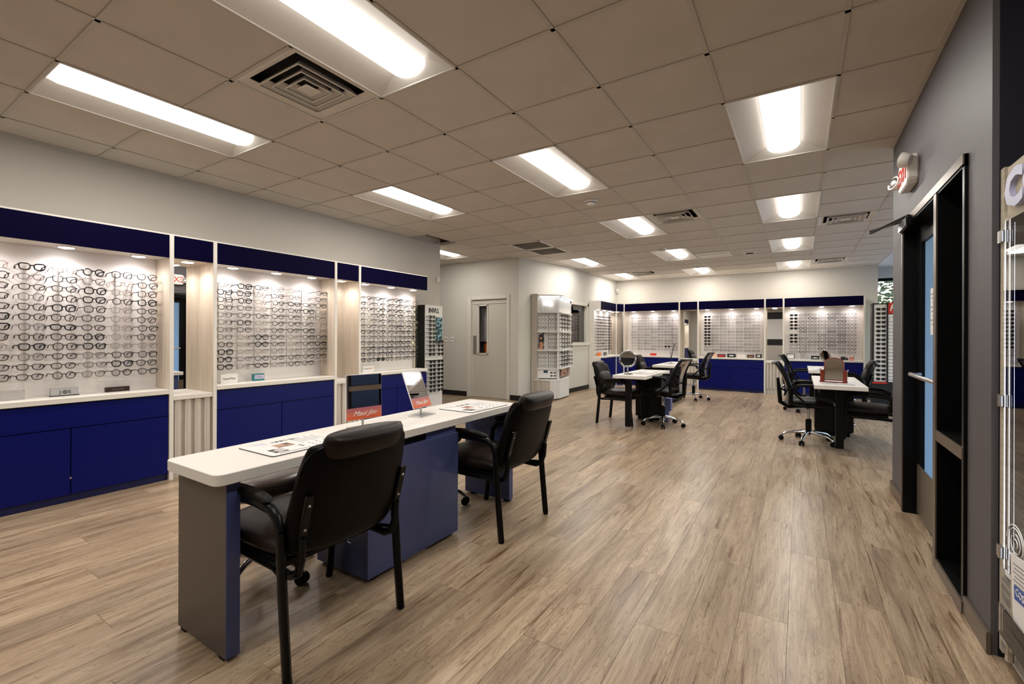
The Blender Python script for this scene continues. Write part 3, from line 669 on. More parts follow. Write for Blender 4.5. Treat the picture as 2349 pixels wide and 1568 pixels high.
# short unit on the side wall and corner filler
SX = -3.96
wide_bay('short display bay on the side wall by the inner window', (SX, 0, 0), RZL, 10.17, 11.24, left_post=False, right_post=False, left_open=True, depth=.285, rec=.20, spots=(10.3, 10.7, 11.1), rods=False, wm=.5)
cf = thing('corner_mirror_bay', 'angled mirror bay filling the far left corner between displays', 'display unit', (0, 0, 0), 0)
q = [(SX, 11.26), (-3.815, FY)]
ob('header', MB().prism([(SX, 11.25), (-3.82, FY + .0), (-3.84, FY + .02), (SX - .02, 11.27)], HB, HT), M_header, cf)
ob('edge_strip', MB().box(SX - .005, 11.225, 0, SX + .01, 11.25, HT).box(-3.83, FY - .008, 0, -3.80, FY + .005, HT), M_white, cf)
ob('mirror', MB().prism([(SX - .20, 11.30), (-3.96, FY + .26), (-3.97, FY + .27), (SX - .21, 11.31)], .76, HB), M_mirror, cf)
ob('counter', MB().prism([(SX + .01, 11.25), (-3.80, FY), (-3.80, FY + .25), (-4.2, FY + .25), (-4.2, 11.25)], .726, .764), M_whitewood, cf)
ob('lower_front', MB().prism([(SX, 11.26), (-3.83, FY + .01), (-3.85, FY + .03), (SX - .02, 11.28)], .0, .726), M_blue, cf)
ob('soffit', MB().prism([(SX - .01, 11.26), (-3.83, FY + .02), (-3.83, FY + .27), (-4.2, FY + .27), (-4.2, 11.26)], HB, HB + .015), M_white, cf)
spot_at(cf, -4.0, 11.42, HB, .6)
for i in range(7):
    for k in range(12):
        x = -3.60 + .167 * i
        add_glasses((x, FY + .13, ROWZ[k] + .004), 0, rnd.choice('DDGFD'), rnd.choice((0, 1, 2, 3)), '%s column and %s row of the corner display on the far wall' % (ORD[i], ORD[k]), (i, k) == (5, 10))
        x = -1.85 + .169 * i
        add_glasses((x, FY + .13, ROWZ[k] + .004), 0, rnd.choice('GFGDD'), rnd.choice((0, 1, 2, 3)), '%s column and %s row of the middle far wall display' % (ORD[i], ORD[k]), i == 0 and k < 10)
        x = -.12 + .169 * i
        if not (i == 0 and k == 5):
            add_glasses((x, FY + .13, ROWZ[k] + .004), 0, rnd.choice('DDBGD') if i > 0 else 'G', rnd.choice((0, 1, 2, 3)), '%s column and %s row of the right hand far wall display' % (ORD[i], ORD[k]), i == 0 and k < 9)
for i in range(6):
    for k in range(12):
        add_glasses((SX - .10, 10.26 + .17 * i, ROWZ[k] + .004), RZL, rnd.choice('BDDD'), rnd.choice((0, 1, 2, 3)), '%s column and %s row of the side wall display' % (ORD[i], ORD[k]))

# ------------------------------------------------------------------ brand blocks on the counters
def block(label, x, y, z, w, h, d, m, rz, s='', ink=M_ink, size=.02, base=None, shear=0):
    t = thing('brand_block', label, 'sign', (x, y, z), rz, 'brand blocks on the counters')
    ob('block_body', B(-w / 2, 0, 0, w / 2, d, h), m, t, bevel=.0015, segs=1)
    if base: ob('block_base', B(-w / 2 - .003, -.006, 0, w / 2 + .003, d, .006), base, t)
    if s: text('block_lettering', s, size, ink, t, (0, -.0005, h / 2 - size * .33), ext=.0008, shear=shear)
    return t
CTZ = .764
jb = block('frosted brand block reading JOE on the nearest left counter', -4.66, 1.105, CTZ, .155, .062, .03, mat('frosted_grey_acrylic', (.42, .41, .41), .4), RZL, '', M_ink, .034, M_ink)
text('block_lettering', 'J', .036, M_ink, jb, (-.026, -.0005, .018), ext=.0008); text('block_lettering', 'E', .036, M_ink, jb, (.026, -.0005, .018), ext=.0008)
ob('eye_mark', MB().tube([(.012 * cos(a), -.001, .0295 + .012 * sin(a)) for a in [2 * pi * k / 16 for k in range(16)]], .0016, 4, close=True).tube([(.012 * cos(a), -.001, .0295 + .007 * sin(a)) for a in [2 * pi * k / 16 for k in range(16)]], .001, 4, close=True).box(-.003, -.003, .0265, .003, 0, .0325), M_ink, jb)
block('black brand block beside the JOE block', -4.68, 1.425, CTZ, .155, .038, .03, mat('espresso_block', (.03, .012, .009), .35), RZL, 'MARC JACOBS', M_inkg, .011)
ob('acrylic_card', B(0, -.09, 0, .003, .09, .07), M_acr, None, (-4.64, .80, CTZ), label='clear acrylic card holder at the left end of the nearest counter', cat='card holder')
block('white card reading SuperFlex at the left end of the middle counter', -4.64, 2.26, CTZ, .155, .088, .012, M_paper, RZL, 'SuperFlex', M_ink, .028)
bt = block('teal brand block on the middle left counter', -4.66, 2.555, CTZ, .115, .070, .03, M_teal, RZL)
ob('block_insert', B(-.042, -.002, .018, .052, 0, .058), mat('lilac_card', (.55, .5, .68), .4), bt); text('block_lettering', 'clearvision', .014, M_ink, bt, (.004, -.0025, .034), ext=.0005)
pf = block('clear card reading TURBOFLEX on the last left counter', -4.64, 3.93, CTZ, .17, .075, .006, M_paper, RZL)
text('block_lettering', 'TURBO', .028, M_inkg, pf, (-.036, -.0008, .036), ext=.0006); text('block_lettering', 'FLEX', .028, M_red, pf, (.040, -.0008, .036), ext=.0006); text('block_lettering', '-  - - - -', .014, M_inkg, pf, (0, -.0008, .01), ext=.0006)
Yc = FY + .10
block('small grey block at the left end of the middle far counter', -1.90, Yc, CTZ, .12, .07, .02, mat('clear_grey_card', (.45, .43, .42), .4), 0, '', None)
block('salmon pink card on the middle far counter', -1.715, Yc, CTZ, .15, .085, .02, M_salmon, 0)
x = block('black card with red centre on the middle far counter', -1.54, Yc, CTZ, .165, .07, .02, M_ink, 0); ob('block_insert', B(-.065, -.003, .018, .065, 0, .052), M_red, x)
x = block('wide black card with white centre on the middle far counter', -1.33, Yc, CTZ, .175, .085, .02, M_ink, 0); ob('block_insert', B(-.045, -.003, .028, .045, 0, .055), M_paper, x)
x = block('white card with crossed lettering on the middle far counter', -1.13, Yc, CTZ, .165, .08, .02, mat('pale_pink_card', (.75, .68, .64), .5), 0, '+', M_inkg, .05)
x = block('black card with copper centre on the middle far counter', -.94, Yc, CTZ, .14, .068, .02, M_ink, 0); ob('block_insert', B(-.05, -.003, .02, .05, 0, .045), mat('copper_print', (.42, .14, .05), .4), x)
x = block('black card with white square emblem on the middle far counter', -.78, Yc, CTZ, .12, .088, .02, M_ink, 0); ob('block_insert', B(-.028, -.003, .02, .028, 0, .07), M_paper, x); ob('emblem', MB().box(-.006, -.005, .035, .006, -.003, .055), M_ink, x)
x = block('white card with dark rim at the left end of the right far counter', -.175, Yc, CTZ, .15, .11, .02, M_ink, 0); ob('block_insert', B(-.062, -.003, .012, .062, 0, .098), M_paper, x)
block('grey translucent card on the right far counter', .05, Yc, CTZ, .09, .12, .012, mat('smoke_card', (.36, .33, .31), .4), 0)
x = block('black card with white lettering on the right far counter', .268, Yc, CTZ, .145, .08, .02, M_ink, 0); ob('block_insert', MB().box(-.05, -.003, .024, .05, 0, .036).box(-.018, -.003, .042, .018, 0, .050), M_paper, x)
block('small black card partly behind the arched mirror', .745, Yc, CTZ, .08, .07, .02, M_ink, 0)
x = block('red and white card near the right end of the far counter', .885, Yc, CTZ, .075, .055, .02, M_red, 0); ob('block_insert', B(-.028, -.003, .016, .028, 0, .032), M_paper, x)
ob('pen_cup', MB().lathe([(.018, 0), (.02, .05)], 12).tube([(.10, 0, 0.004), (.115, 0, .10)], .004, 6), M_ink, None, (.81, FY + .12, CTZ), label='small black holder and pen beside the red card on the far counter', cat='pen holder')
block('red card on the corner display counter of the far wall', -3.10, Yc, CTZ, .15, .055, .02, M_red, 0)
x = block('orange card on the side wall display counter', SX - .11, 10.38, CTZ, .20, .085, .02, M_orange, RZL)
x = block('clear grey card beside the orange card', SX - .11, 10.80, CTZ, .24, .085, .012, M_acr, RZL)
for k in range(5): ob('print_line', B(-.10 + k * .045, -.002, .01, -.085 + k * .045, 0, .07), M_inkg, x)

# ------------------------------------------------------------------ main desk with blue panels
dk = thing('consultation_desk', 'long white topped desk with slate blue panels in the foreground', 'desk', (0, 0, 0))
TZ = .715
top = MB().prism([(-1.768 - .045 * t, y) for t, y in ((0, .87),)] , 0, 0) if False else None
def rounded_quad(pts, r, n=5):
    out = []; m = len(pts)
    for i in range(m):
        p = Vector(pts[i]); a = (Vector(pts[i - 1]) - p).normalized(); b = (Vector(pts[(i + 1) % m]) - p).normalized()
        p0 = p + a * r; p1 = p + b * r
        for k in range(n + 1):
            t = k / n; out.append(tuple((1 - t) ** 2 * p0 + 2 * t * (1 - t) * p + t * t * p1))
    return out
ob('desktop', MB().prism(rounded_quad([(-1.765, .815), (-1.80, 2.955), (-2.265, 2.94), (-2.185, .815)], .04), TZ - .042, TZ), M_white, dk, bevel=.002, segs=1)
ep = ob('end_panel', B(-2.19, .868, .012, -1.804, .918, TZ - .042), M_deskrefl, dk, bevel=.0015, segs=1); ob('edge_band', B(-1.804, .868, .012, -1.800, .918, TZ - .042), M_desk, ep, label='blue edge band')
ob('end_panel', B(-2.22, 2.835, .012, -1.81, 2.885, TZ - .042), M_desk, dk, bevel=.0015, segs=1)
ob('panel_foot', MB().box(-1.86, .87, 0, -1.82, .915, .012).box(-2.17, .87, 0, -2.13, .915, .012), M_black, dk)
ob('panel_foot', MB().box(-1.86, 2.84, 0, -1.82, 2.88, .012).box(-2.17, 2.84, 0, -2.13, 2.88, .012), M_black, dk)
ob('front_panel', B(-1.812, 1.517, .02, -1.79, 2.215, TZ - .085), M_desk, dk, bevel=.0015, segs=1)
ob('shadow_rail', B(-1.86, 1.517, TZ - .085, -1.82, 2.215, TZ - .042), M_black, dk)
pd = ob('pedestal', MB().box(-2.19, 1.517, .02, -1.812, 1.78, TZ - .042).box(-2.19, 1.95, .02, -1.812, 2.215, TZ - .042), M_desk, dk)
ob('pedestal_foot', MB().box(-1.85, 1.54, 0, -1.82, 1.57, .02).box(-1.85, 2.16, 0, -1.82, 2.19, .02).box(-2.17, 1.54, 0, -2.14, 1.57, .02).box(-2.17, 2.16, 0, -2.14, 2.19, .02), M_black, dk)
def counter_mat(label, pts, z, name='counter_mat'):
    t = thing(name, label, 'counter mat', (0, 0, 0)); 
    ob('mat_sheet', MB().prism(rounded_quad(pts, .02, 4), z, z + .004), M_ink, t); ob('mat_face', MB().prism(rounded_quad(pts, .02, 4), z + .004, z + .0048), M_paper, t)
    o, ax, ay = Vector(pts[0]), Vector(pts[1]) - Vector(pts[0]), Vector(pts[3]) - Vector(pts[0])
    def patch(nm, u0, v0, u1, v1, m):
        c = [o + ax * u + ay * v for u, v in ((u0, v0), (u1, v0), (u1, v1), (u0, v1))]
        ob(nm, MB().prism([tuple(q) for q in c], z + .0048, z + .0052), m, t)
    return t, patch
def fill_mat(patch):
    patch('printed_photo', .60, .10, .72, .26, M_photob); patch('printed_photo', .74, .10, .86, .26, M_photob)
    patch('printed_photo', .34, .26, .58, .46, M_photo)
    for k in range(3): patch('printed_photo', .10, .34 + .11 * k, .20, .43 + .11 * k, M_photob)
    for k in range(2): patch('printed_dot', .72 - .08 * k, .46 + .0 * k, .76 - .08 * k, .50, M_ink)
    for k in range(7): patch('print_line', .12 + .1 * (k % 2), .58 + .05 * k, .55 - .04 * (k % 3), .59 + .05 * k, M_inkg)
    for k in range(4): patch('print_line', .06 + .05 * k, .08 + .04 * k, .07 + .05 * k, .28, M_inkb)
    for k in range(9): patch('printed_dot', .62 + .10 * (k % 3), .60 + .10 * (k // 3), .66 + .10 * (k % 3), .63 + .10 * (k // 3), M_inkg)
    patch('print_line', .90, .12, .93, .5, M_inkg)
# mat local: u across the desk (back to front), v along it
t, p_ = counter_mat('white printed counter mat at the near end of the long desk', [(-2.125, 1.07), (-1.845, 1.07), (-1.845, 1.45), (-2.125, 1.45)], TZ); fill_mat(p_)
t, p_ = counter_mat('white printed counter mat at the far end of the long desk', [(-2.12, 2.40), (-1.825, 2.40), (-1.825, 2.84), (-2.12, 2.84)], TZ); fill_mat(p_)
def desk_mirror(label, loc, rz, tilt, wx=1.0):
    t = thing('tabletop_mirror', label, 'mirror', loc, rz, 'mirrors on the long desk')
    ob('base_plate', B(-.075, -.055, 0, .075, .055, .006), M_steel, t, bevel=.001, segs=1)
    ob('stem', MB().tube([(0, .01, .006), (0, .012, .075)], .007, 8), M_steel, t, smooth=True)
    T = Matrix.Translation((0, 0, .05)) @ Matrix.Rotation(tilt[0], 4, 'X') @ Matrix.Rotation(tilt[1], 4, 'Z') @ Matrix.Rotation(tilt[2], 4, 'Y') @ Matrix.Diagonal((wx, 1, 1, 1))
    pn = ob('mirror_panel', MB().box(-.095, -.006, .0, .095, .0, .245).xf(T), M_paper, t)
    ob('mirror_face', MB().box(-.093, -.0085, .065, .093, -.006, .243).xf(T), M_mirror, pn)
    ob('printed_band', MB().box(-.093, -.0085, .002, .093, -.006, .065).xf(T), M_band, pn)
    o = text('signature_lettering', 'Maui Jim', .036, M_paper, pn, (0, 0, 0), ext=.0004, shear=.5)
    o.data.transform(T @ Matrix.Translation((0, -.0088, .022)) @ Matrix.Rotation(R(90), 4, 'X')); o.rotation_euler = (0, 0, 0)
    return t
desk_mirror('upright tabletop mirror with coral band, nearer one on the long desk', (-2.03, 1.69, TZ), R(83), (R(-1), 0, 0), 1.16)
desk_mirror('tilted tabletop mirror with coral band, farther one on the long desk', (-2.04, 2.16, TZ), R(98), (R(-22), 0, 0))

# ------------------------------------------------------------------ chairs
def guest_chair(label, loc, rz, group, big=True):
    t = thing('guest_chair', label, 'chair', loc, rz, group)
    def warp(p, a, b, s): return (p.x, p.y, p.z + (.012 * (1 - a * a) if s > 0 else 0))
    ob('seat', MB().pillow(.50, .52, .10, 14, .08, warp, 5).xf(Matrix.Translation((0, -.06, .425))), M_brown, t, smooth=True)
    ob('seat_pan', B(-.22, -.27, .365, .22, .16, .385), M_black, t)
    def bw(p, a, b, s):
        # local: x width, y up the back, z = thickness towards the front
        z = p.z * (1 + .25 * (b > .2) * (s > 0)) + .03 * a * a
        return (p.x * (1 - .06 * b), p.y, z)
    TB = Matrix.Translation((0, .276, .618)) @ Matrix.Rotation(R(90 - 17), 4, 'X')
    ob('backrest', MB().pillow(.51, .45, .085, 16, .14, bw, 7).xf(TB), M_leather, t, smooth=True)
    # head roll and lumbar rolls on the front face
    ob('head_roll', MB().pillow(.37, .10, .105, 12, .10, None, 4).xf(TB @ Matrix.Translation((0, .207, .004))), M_brown, t, smooth=True)
    ob('back_cushion', MB().pillow(.44, .28, .08, 10, .15, None, 4).xf(TB @ Matrix.Translation((0, -.04, .045))), M_brown, t, smooth=True)
    ob('back_piping', MB().tube([(TB @ Vector((.25 * (1 - .06 * sin(a)) * math.copysign(abs(cos(a)) ** .35, cos(a)) * .985, .221 * math.copysign(abs(sin(a)) ** .35, sin(a)), -.004 + .03 * cos(a) ** 2)))[:] for a in [2 * pi * k / 40 for k in range(40)]], .005, 5, close=True), M_black, t, smooth=True)
    for s in (-1, 1):
        x = s * .268
        rl = ob('leg', MB().tube([(x, .25, 0.012), (x, .222, .30), (x, .205, .52)], .0145, 8, rx=1.5), M_blackm, t, smooth=True, label='rear leg')
        ob('foot_glide', MB().lathe([(.014, 0), (.017, .004), (.016, .02)], 8, (x, .252, 0)), M_black, rl)
        fl_ = ob('leg', MB().tube([(x, -.255, 0.012), (x, -.225, .30), (x, -.205, .48)], .0145, 8, rx=1.5), M_blackm, t, smooth=True, label='front leg')
        ob('foot_glide', MB().lathe([(.014, 0), (.017, .004), (.016, .02)], 8, (x, -.257, 0)), M_black, fl_)
        ob('arm_tube', MB().tube([(x, .205, .52), (x, .188, .565), (x, .145, .592), (x, .06, .600), (x, -.08, .602), (x, -.155, .588), (x, -.195, .545), (x, -.205, .48)], .0145, 8, rx=1.5), M_blackm, t, smooth=True)
        ob('armrest', MB().pillow(.052, .33, .028, 8, .2, lambda p, a, b, s2: (p.x, p.y, p.z + .012 * (1 - b * b)), 6).xf(Matrix.Translation((x, -.02, .618))), M_leather, t, smooth=True)
        xb = s * .222
        ob('back_bracket', MB().mbox(Matrix.Translation((xb, .288, .575)) @ Matrix.Rotation(R(-16), 4, 'X'), -.016, -.007, -.085, .016, .007, .085), M_blackm, t, bevel=.003, segs=1)
        for dz in (.045, -.045): ob('bolt', MB().lathe([(.006, 0), (.004, .003)], 8).xf(Matrix.Translation((xb, .296 + .287 * dz, .575 + dz)) @ Matrix.Rotation(R(-90 - 16), 4, 'X')), M_chrome, t)
        ob('support_tube', MB().tube([(xb, .268, .50), (xb, .262, .42), (xb, .242, .365), (xb, .20, .345), (xb, .10, .350), (xb, -.10, .352), (xb, -.22, .352)], .013, 8, rx=1.3), M_blackm, t, smooth=True)
        ob('cross_stay', MB().tube([(s * .225, .06, .352), (x, .222, .36)], .008, 6), M_blackm, t)
        ob('cross_stay', MB().tube([(s * .225, -.15, .352), (x, -.217, .36)], .008, 6), M_blackm, t)
    ob('seat_rail', MB().tube([(-.232, -.14, .350), (.232, -.14, .350)], .011, 6).tube([(-.232, .10, .350), (.232, .10, .350)], .011, 6), M_blackm, t)
    return t
G = 'black four-legged guest chairs'
GC = guest_chair('black padded guest chair with arms, nearest the camera at the long desk', (-1.765, 1.20, 0), R(-90), G)
ob('loose_thread', MB().tube([(0, .232, .405), (.004, .236, .395), (-.006, .240, .388)], .0012, 4), M_paper, GC)
def dupg(loc, rz, label): return dup(GC, loc, rz, label, G)
dupg((-1.735, 2.52, 0), R(-91), 'black padded guest chair with arms at the far end of the long desk')
dupg((-2.19, 6.40, 0), R(90), 'black guest chair left of the table with the round chrome mirror')
dupg((-2.43, 9.15, 0), R(92), 'black guest chair left of the rear table by the corner display')
dupg((.665, 6.48, 0), R(-97), 'black guest chair right of the table with the arched wooden mirror')
dupg((.64, 9.15, 0), R(-92), 'black guest chair right of the rear right table')
def star_base(t, m, r=.27, rot=0, zc=.085):
    for k in range(5):
        a = rot + 2 * pi * k / 5; c, s = cos(a), sin(a)
        l = ob('base_arm', MB().tube([(c * .03, s * .03, zc + .035), (c * r * .5, s * r * .5, zc + .028), (c * r * .85, s * r * .85, zc + .005), (c * r, s * r, zc - .025)], [.020, .016, .013, .011], 8), m, t, smooth=True)
        cb = MB()
        for d in (-.016, .016):
            cb.lathe([(.012, -.010), (.026, -.009), (.028, 0), (.026, .009), (.012, .010)], 12)
            n = 5 * 12; vs = cb.v[-n:]; Mx = Matrix.Translation((c * r - s * d, s * r + c * d, .028)) @ Matrix.Rotation(a, 4, 'Z') @ Matrix.Rotation(R(90), 4, 'X')
            cb.v[-n:] = [tuple(Mx @ Vector(v)) for v in vs]
        cb.tube([(c * r, s * r, .028), (c * r, s * r, .06)], .009, 6)
        ob('caster', cb, M_black, l, smooth=True)
def stool(label, loc, rot):
    t = thing('swivel_stool', label, 'stool', loc, 0, 'low swivel stools behind the long desk')
    ob('seat', MB().pillow(.44, .44, .10, 12, .42, None, 6).xf(Matrix.Translation((0, 0, .475))), M_taupe, t, smooth=True)
    ob('gas_column', MB().lathe([(.030, .08), (.030, .26), (.018, .265), (.018, .45)], 12), M_chrome, t, smooth=True)
    star_base(t, M_chrome, .27, rot)
    return t
stool('low swivel stool with chrome star base behind the near end of the long desk', (-2.33, 1.28, 0), R(15))
stool('low swivel stool with chrome star base behind the far end of the long desk', (-2.30, 2.52, 0), R(-50))
def task_chair(label, loc, rz, rot=0):
    """faces -y"""
    t = thing('task_chair', label, 'chair', loc, rz, 'black mesh back task chairs')
    ob('seat', MB().pillow(.49, .47, .085, 14, .15, lambda p, a, b, s: (p.x, p.y, p.z - .015 * b * b * (b < 0)), 5).xf(Matrix.Translation((0, -.02, .475))), M_leather, t, smooth=True)
    ob('seat_pan', B(-.10, -.12, .41, .10, .12, .435), M_black, t)
    ob('gas_column', MB().lathe([(.028, .085), (.028, .27), (.016, .275), (.016, .41)], 12), M_chrome, t, smooth=True)
    ob('column_cover', MB().lathe([(.031, .10), (.031, .27)], 12), M_black, t, smooth=True)
    ob('height_lever', MB().tube([(.04, .05, .405), (.20, .08, .40), (.25, .09, .36)], .006, 6), M_blackm, t, smooth=True)
    star_base(t, M_chrome, .275, rot)
    # curved back: frame outline and mesh
    def bp(u, v):   # u -1..1, v 0..1
        z = .46 + .46 * v; y = .23 + .05 * sin(v * pi) * -1 + .13 * v + .045 * u * u * -1
        return (u * (.235 - .03 * v * v + .02 * sin(v * pi)), y, z)
    n = 12
    path = [bp(-1, i / n) for i in range(n + 1)] + [bp(-1 + 2 * i / 8, 1) for i in range(1, 9)] + [bp(1, 1 - i / n) for i in range(1, n + 1)] + [bp(1 - 2 * i / 8, 0) for i in range(1, 8)]
    ob('back_frame', MB().tube(path, .015, 6, close=True, rx=1.6), M_blackm, t, smooth=True)
    vs = [bp(-.96 + 1.92 * i / 8, j / 10) for j in range(11) for i in range(9)]
    fs = [(j * 9 + i, j * 9 + i + 1, (j + 1) * 9 + i + 1, (j + 1) * 9 + i) for j in range(10) for i in range(8)]
    ob('back_mesh', MB().add(vs, fs), M_mesh, t, smooth=True, label='see-through dark mesh')
    ob('back_spine', MB().tube([(0, .05, .42), (0, .20, .40), (0, .285, .45), (0, .30, .62), (0, .31, .74)], [.022, .024, .026, .022, .016], 8, rx=1.5), M_blackm, t, smooth=True)
    ob('lumbar_bar', MB().tube([(-.19, .25, .62), (0, .285, .60), (.19, .25, .62)], .011, 6), M_blackm, t, smooth=True)
    for s in (-1, 1):
        ob('arm_support', MB().tube([(s * .10, .02, .425), (s * .25, .02, .43), (s * .285, .06, .50), (s * .27, .16, .60), (s * .275, .10, .665)], .014, 8), M_blackm, t, smooth=True)
        ob('armrest', MB().pillow(.055, .29, .026, 8, .2, lambda p, a, b, s2: (p.x, p.y, p.z + .01 * (1 - b * b)), 6).xf(Matrix.Translation((s * .275, .0, .675))), M_black, t, smooth=True)
        ob('arm_link', MB().tube([(s * .275, .12, .665), (s * .25, .22, .62), (s * .235, .245, .56)], .011, 6), M_blackm, t, smooth=True)
    return t
TC = task_chair('black mesh back task chair right of the table with the round chrome mirror', (-1.605, 6.47, 0), R(-96), R(20))
dup(TC, (-1.77, 9.50, 0), R(-92), 'black mesh back task chair right of the rear left table')
dup(TC, (.085, 6.36, 0), R(92), 'black mesh back task chair left of the table with the arched wooden mirror')
dup(TC, (.06, 9.02, 0), R(88), 'black mesh back task chair left of the rear right table')

# ------------------------------------------------------------------ rear tables
M_pedshade = mat('shaded_pedestal', (.008, .005, .004), .45, spec=.25)  # shade over these drawer units is put into the dark colour
M_pedb = mat('slate_pedestal', (.045, .045, .085), .4)
def station(label, x0, x1, y0, y1, mp, leg=(.0, .0), ped=None):
    t = thing('station_table', label, 'table', (0, 0, 0), 0, 'white topped consultation tables')
    ob('tabletop', MB().prism(rounded_quad([(x1, y0), (x1, y1), (x0, y1), (x0, y0)], .006, 2), TZ - .042, TZ), M_white, t, bevel=.002, segs=1)
    lx_, ly_ = leg
    ob('leg', B(lx_ - .036, ly_ - .036, .02, lx_ + .036, ly_ + .036, TZ - .042), M_blackm, t)
    ob('leg_foot', MB().box(lx_ - .034, ly_ - .034, 0, lx_ + .034, ly_ + .034, .02), M_chrome, t)
    tx0, tx1 = x0, x1
    py0, py1 = ped[2:] if ped else (y1 - .37, y1 - .04)
    if ped: x0, x1 = ped[0] - .03, ped[1] + .05
    ob('pedestal', B(x0 + .03, py0, .05, x1 - .05, py1, TZ - .042), mp, t)
    ob('pedestal_base', B(x0 + .06, py0 + .02, 0, x1 - .07, py1, .05), M_black, t)
    ob('rail', B(tx0 + .05, y0 + .10, TZ - .10, tx0 + .08, py0, TZ - .042), M_blackm, t)
    for k in range(4):
        h = (TZ - .042 - .06) / 4
        d = ob('drawer', B(x1 - .05, py0 + .01, .055 + k * h + .004, x1 - .034, py1 - .01, .055 + (k + 1) * h - .004), mp, t, bevel=.0015, segs=1)
        ob('drawer_handle', MB().tube([(x1 - .034, py0 + .10, .055 + (k + .62) * h), (x1 - .012, py0 + .11, .055 + (k + .62) * h), (x1 - .012, py0 + .21, .055 + (k + .62) * h), (x1 - .034, py0 + .22, .055 + (k + .62) * h)], .006, 6), M_chrome, d)
    return t
station('white topped table with black square leg holding the round chrome mirror', -2.115, -1.675, 5.86, 7.15, M_pedshade, (-1.955, 6.045))
station('rear left white topped table with slate drawers', -2.28, -1.90, 8.40, 9.80, M_pedb, (-2.12, 8.55), (-2.11, -1.97, 8.82, 9.24))
station('white topped table with black square leg holding the arched wooden mirror', .128, .59, 5.86, 7.30, M_pedshade, (.365, 6.10))
station('rear right white topped table, mostly behind the arched mirror', .11, .57, 8.42, 9.80, M_pedshade, (.36, 8.60))
for lab, x0, x1, y0, y1 in (('printed mat on the table with the round chrome mirror', -2.03, -1.75, 6.28, 6.78), ('printed mat on the table with the arched wooden mirror', .19, .50, 6.08, 6.50),
                            ('printed mat on the rear left table', -2.2, -1.96, 8.9, 9.4), ('printed mat on the rear right table', .17, .44, 8.55, 8.85)):
    t, p_ = counter_mat(lab, [(x0, y0), (x1, y0), (x1, y1), (x0, y1)], TZ)
    p_('printed_photo', .35, .25, .6, .45, M_photob); p_('print_line', .2, .5, .8, .54, M_inkg); p_('print_line', .2, .6, .7, .64, M_inkg); p_('printed_photo', .15, .1, .5, .2, M_inkg)
def round_mirror(label, loc, rz, tilt, h, r=.105, m=M_chrome):
    t = thing('round_mirror', label, 'mirror', loc, rz)
    ob('base_disc', MB().lathe([(.075, 0), (.075, .006), (.05, .016), (.012, .022)], 20), m, t, smooth=True)
    ob('stem', MB().lathe([(.008, .02), (.014, .035), (.008, .05), (.012, .07), (.007, .085), (.007, h - r - .01)], 12), m, t, smooth=True)
    T = Matrix.Translation((0, 0, h)) @ Matrix.Rotation(tilt, 4, 'X') @ Matrix.Rotation(R(90), 4, 'X')
    ob('yoke', MB().tube([(r * 1.13 * cos(a), 0, h + r * 1.13 * sin(a)) for a in [pi + pi * k / 14 for k in range(15)]], .005, 6), m, t, smooth=True)
    ob('rim', MB().tube([tuple(T @ Vector((r * cos(a), r * sin(a), 0))) for a in [2 * pi * k / 28 for k in range(28)]], .010, 8, close=True), m, t, smooth=True)
    ob('mirror_face', MB().lathe([(r - .004, -.003), (r - .004, .003)], 28).xf(T), M_mirror, t)
    return t
round_mirror('round chrome swivel mirror on the front left table', (-1.975, 6.06, TZ), R(15), R(-6), .215)
M_orn = noisy('mottled_silver_mosaic', (.12, .10, .09), (.50, .47, .44), nscale=40, rough=.35, lo=.4, hi=.6, metal=.6)
round_mirror('round mosaic backed mirror on the rear right table behind the arched mirror', (.345, 9.0, TZ), R(-40), R(10), .22, .085, M_orn)
rm = thing('rectangular_mirror', 'slim black rectangular mirror seen edge-on on the rear left table', 'mirror', (-2.10, 9.05, TZ), R(103))
ob('base_plate', MB().lathe([(.075, 0), (.075, .005), (.02, .012)], 18), M_ink, rm, smooth=True)
ob('stem', MB().tube([(0, 0, .01), (0, .004, .24)], .005, 6), M_ink, rm)
ob('mirror_panel', MB().mbox(Matrix.Translation((0, -.03, .235)) @ Matrix.Rotation(R(12), 4, 'X'), -.09, -.006, -.15, .09, .004, .15), M_ink, rm)
ob('mirror_face', MB().mbox(Matrix.Translation((0, -.03, .235)) @ Matrix.Rotation(R(12), 4, 'X'), -.082, -.008, -.142, .082, -.006, .142), M_mirror, rm)
vm = thing('vanity_mirror', 'arched mirror with cherry wood side boxes on the front right table', 'mirror', (.318, 6.24, TZ), R(-10))
ob('base_tray', B(-.12, -.045, 0, .12, .045, .014), M_cherry, vm, bevel=.003)
for s in (-1, 1):
    ob('side_post', MB().box(s * .105 - .018, -.03, .014, s * .105 + .018, .03, .145).box(s * .105 - .024, -.036, .006, s * .105 + .024, .036, .022), M_cherry, vm, bevel=.003)
    ob('knob', MB().lathe([(.004, 0), (.010, .006), (.009, .012), (.003, .016)], 10).xf(Matrix.Translation((s * .12, -.01, .145)) @ Matrix.Rotation(R(90 * s), 4, 'Y')), M_chrome, vm, smooth=True)
arch = [(-.072, .03), (.072, .03)] + [(.072 * cos(a), .185 + .048 * sin(a)) for a in [pi * k / 12 for k in range(13)]]
arch2 = [(-.080, .022), (.080, .022)] + [(.080 * cos(a), .188 + .054 * sin(a)) for a in [pi * k / 12 for k in range(13)]]
TX = Matrix.Translation((0, 0, .0)) @ Matrix.Rotation(R(83), 4, 'X') @ Matrix.Diagonal((1.18, 1.18, 1, 1))
ob('arched_frame', MB().prism(arch2, -.006, .006).xf(TX), M_cherry, vm); ob('mirror_face', MB().prism(arch, .006, .008).xf(TX), M_mirror, vm)
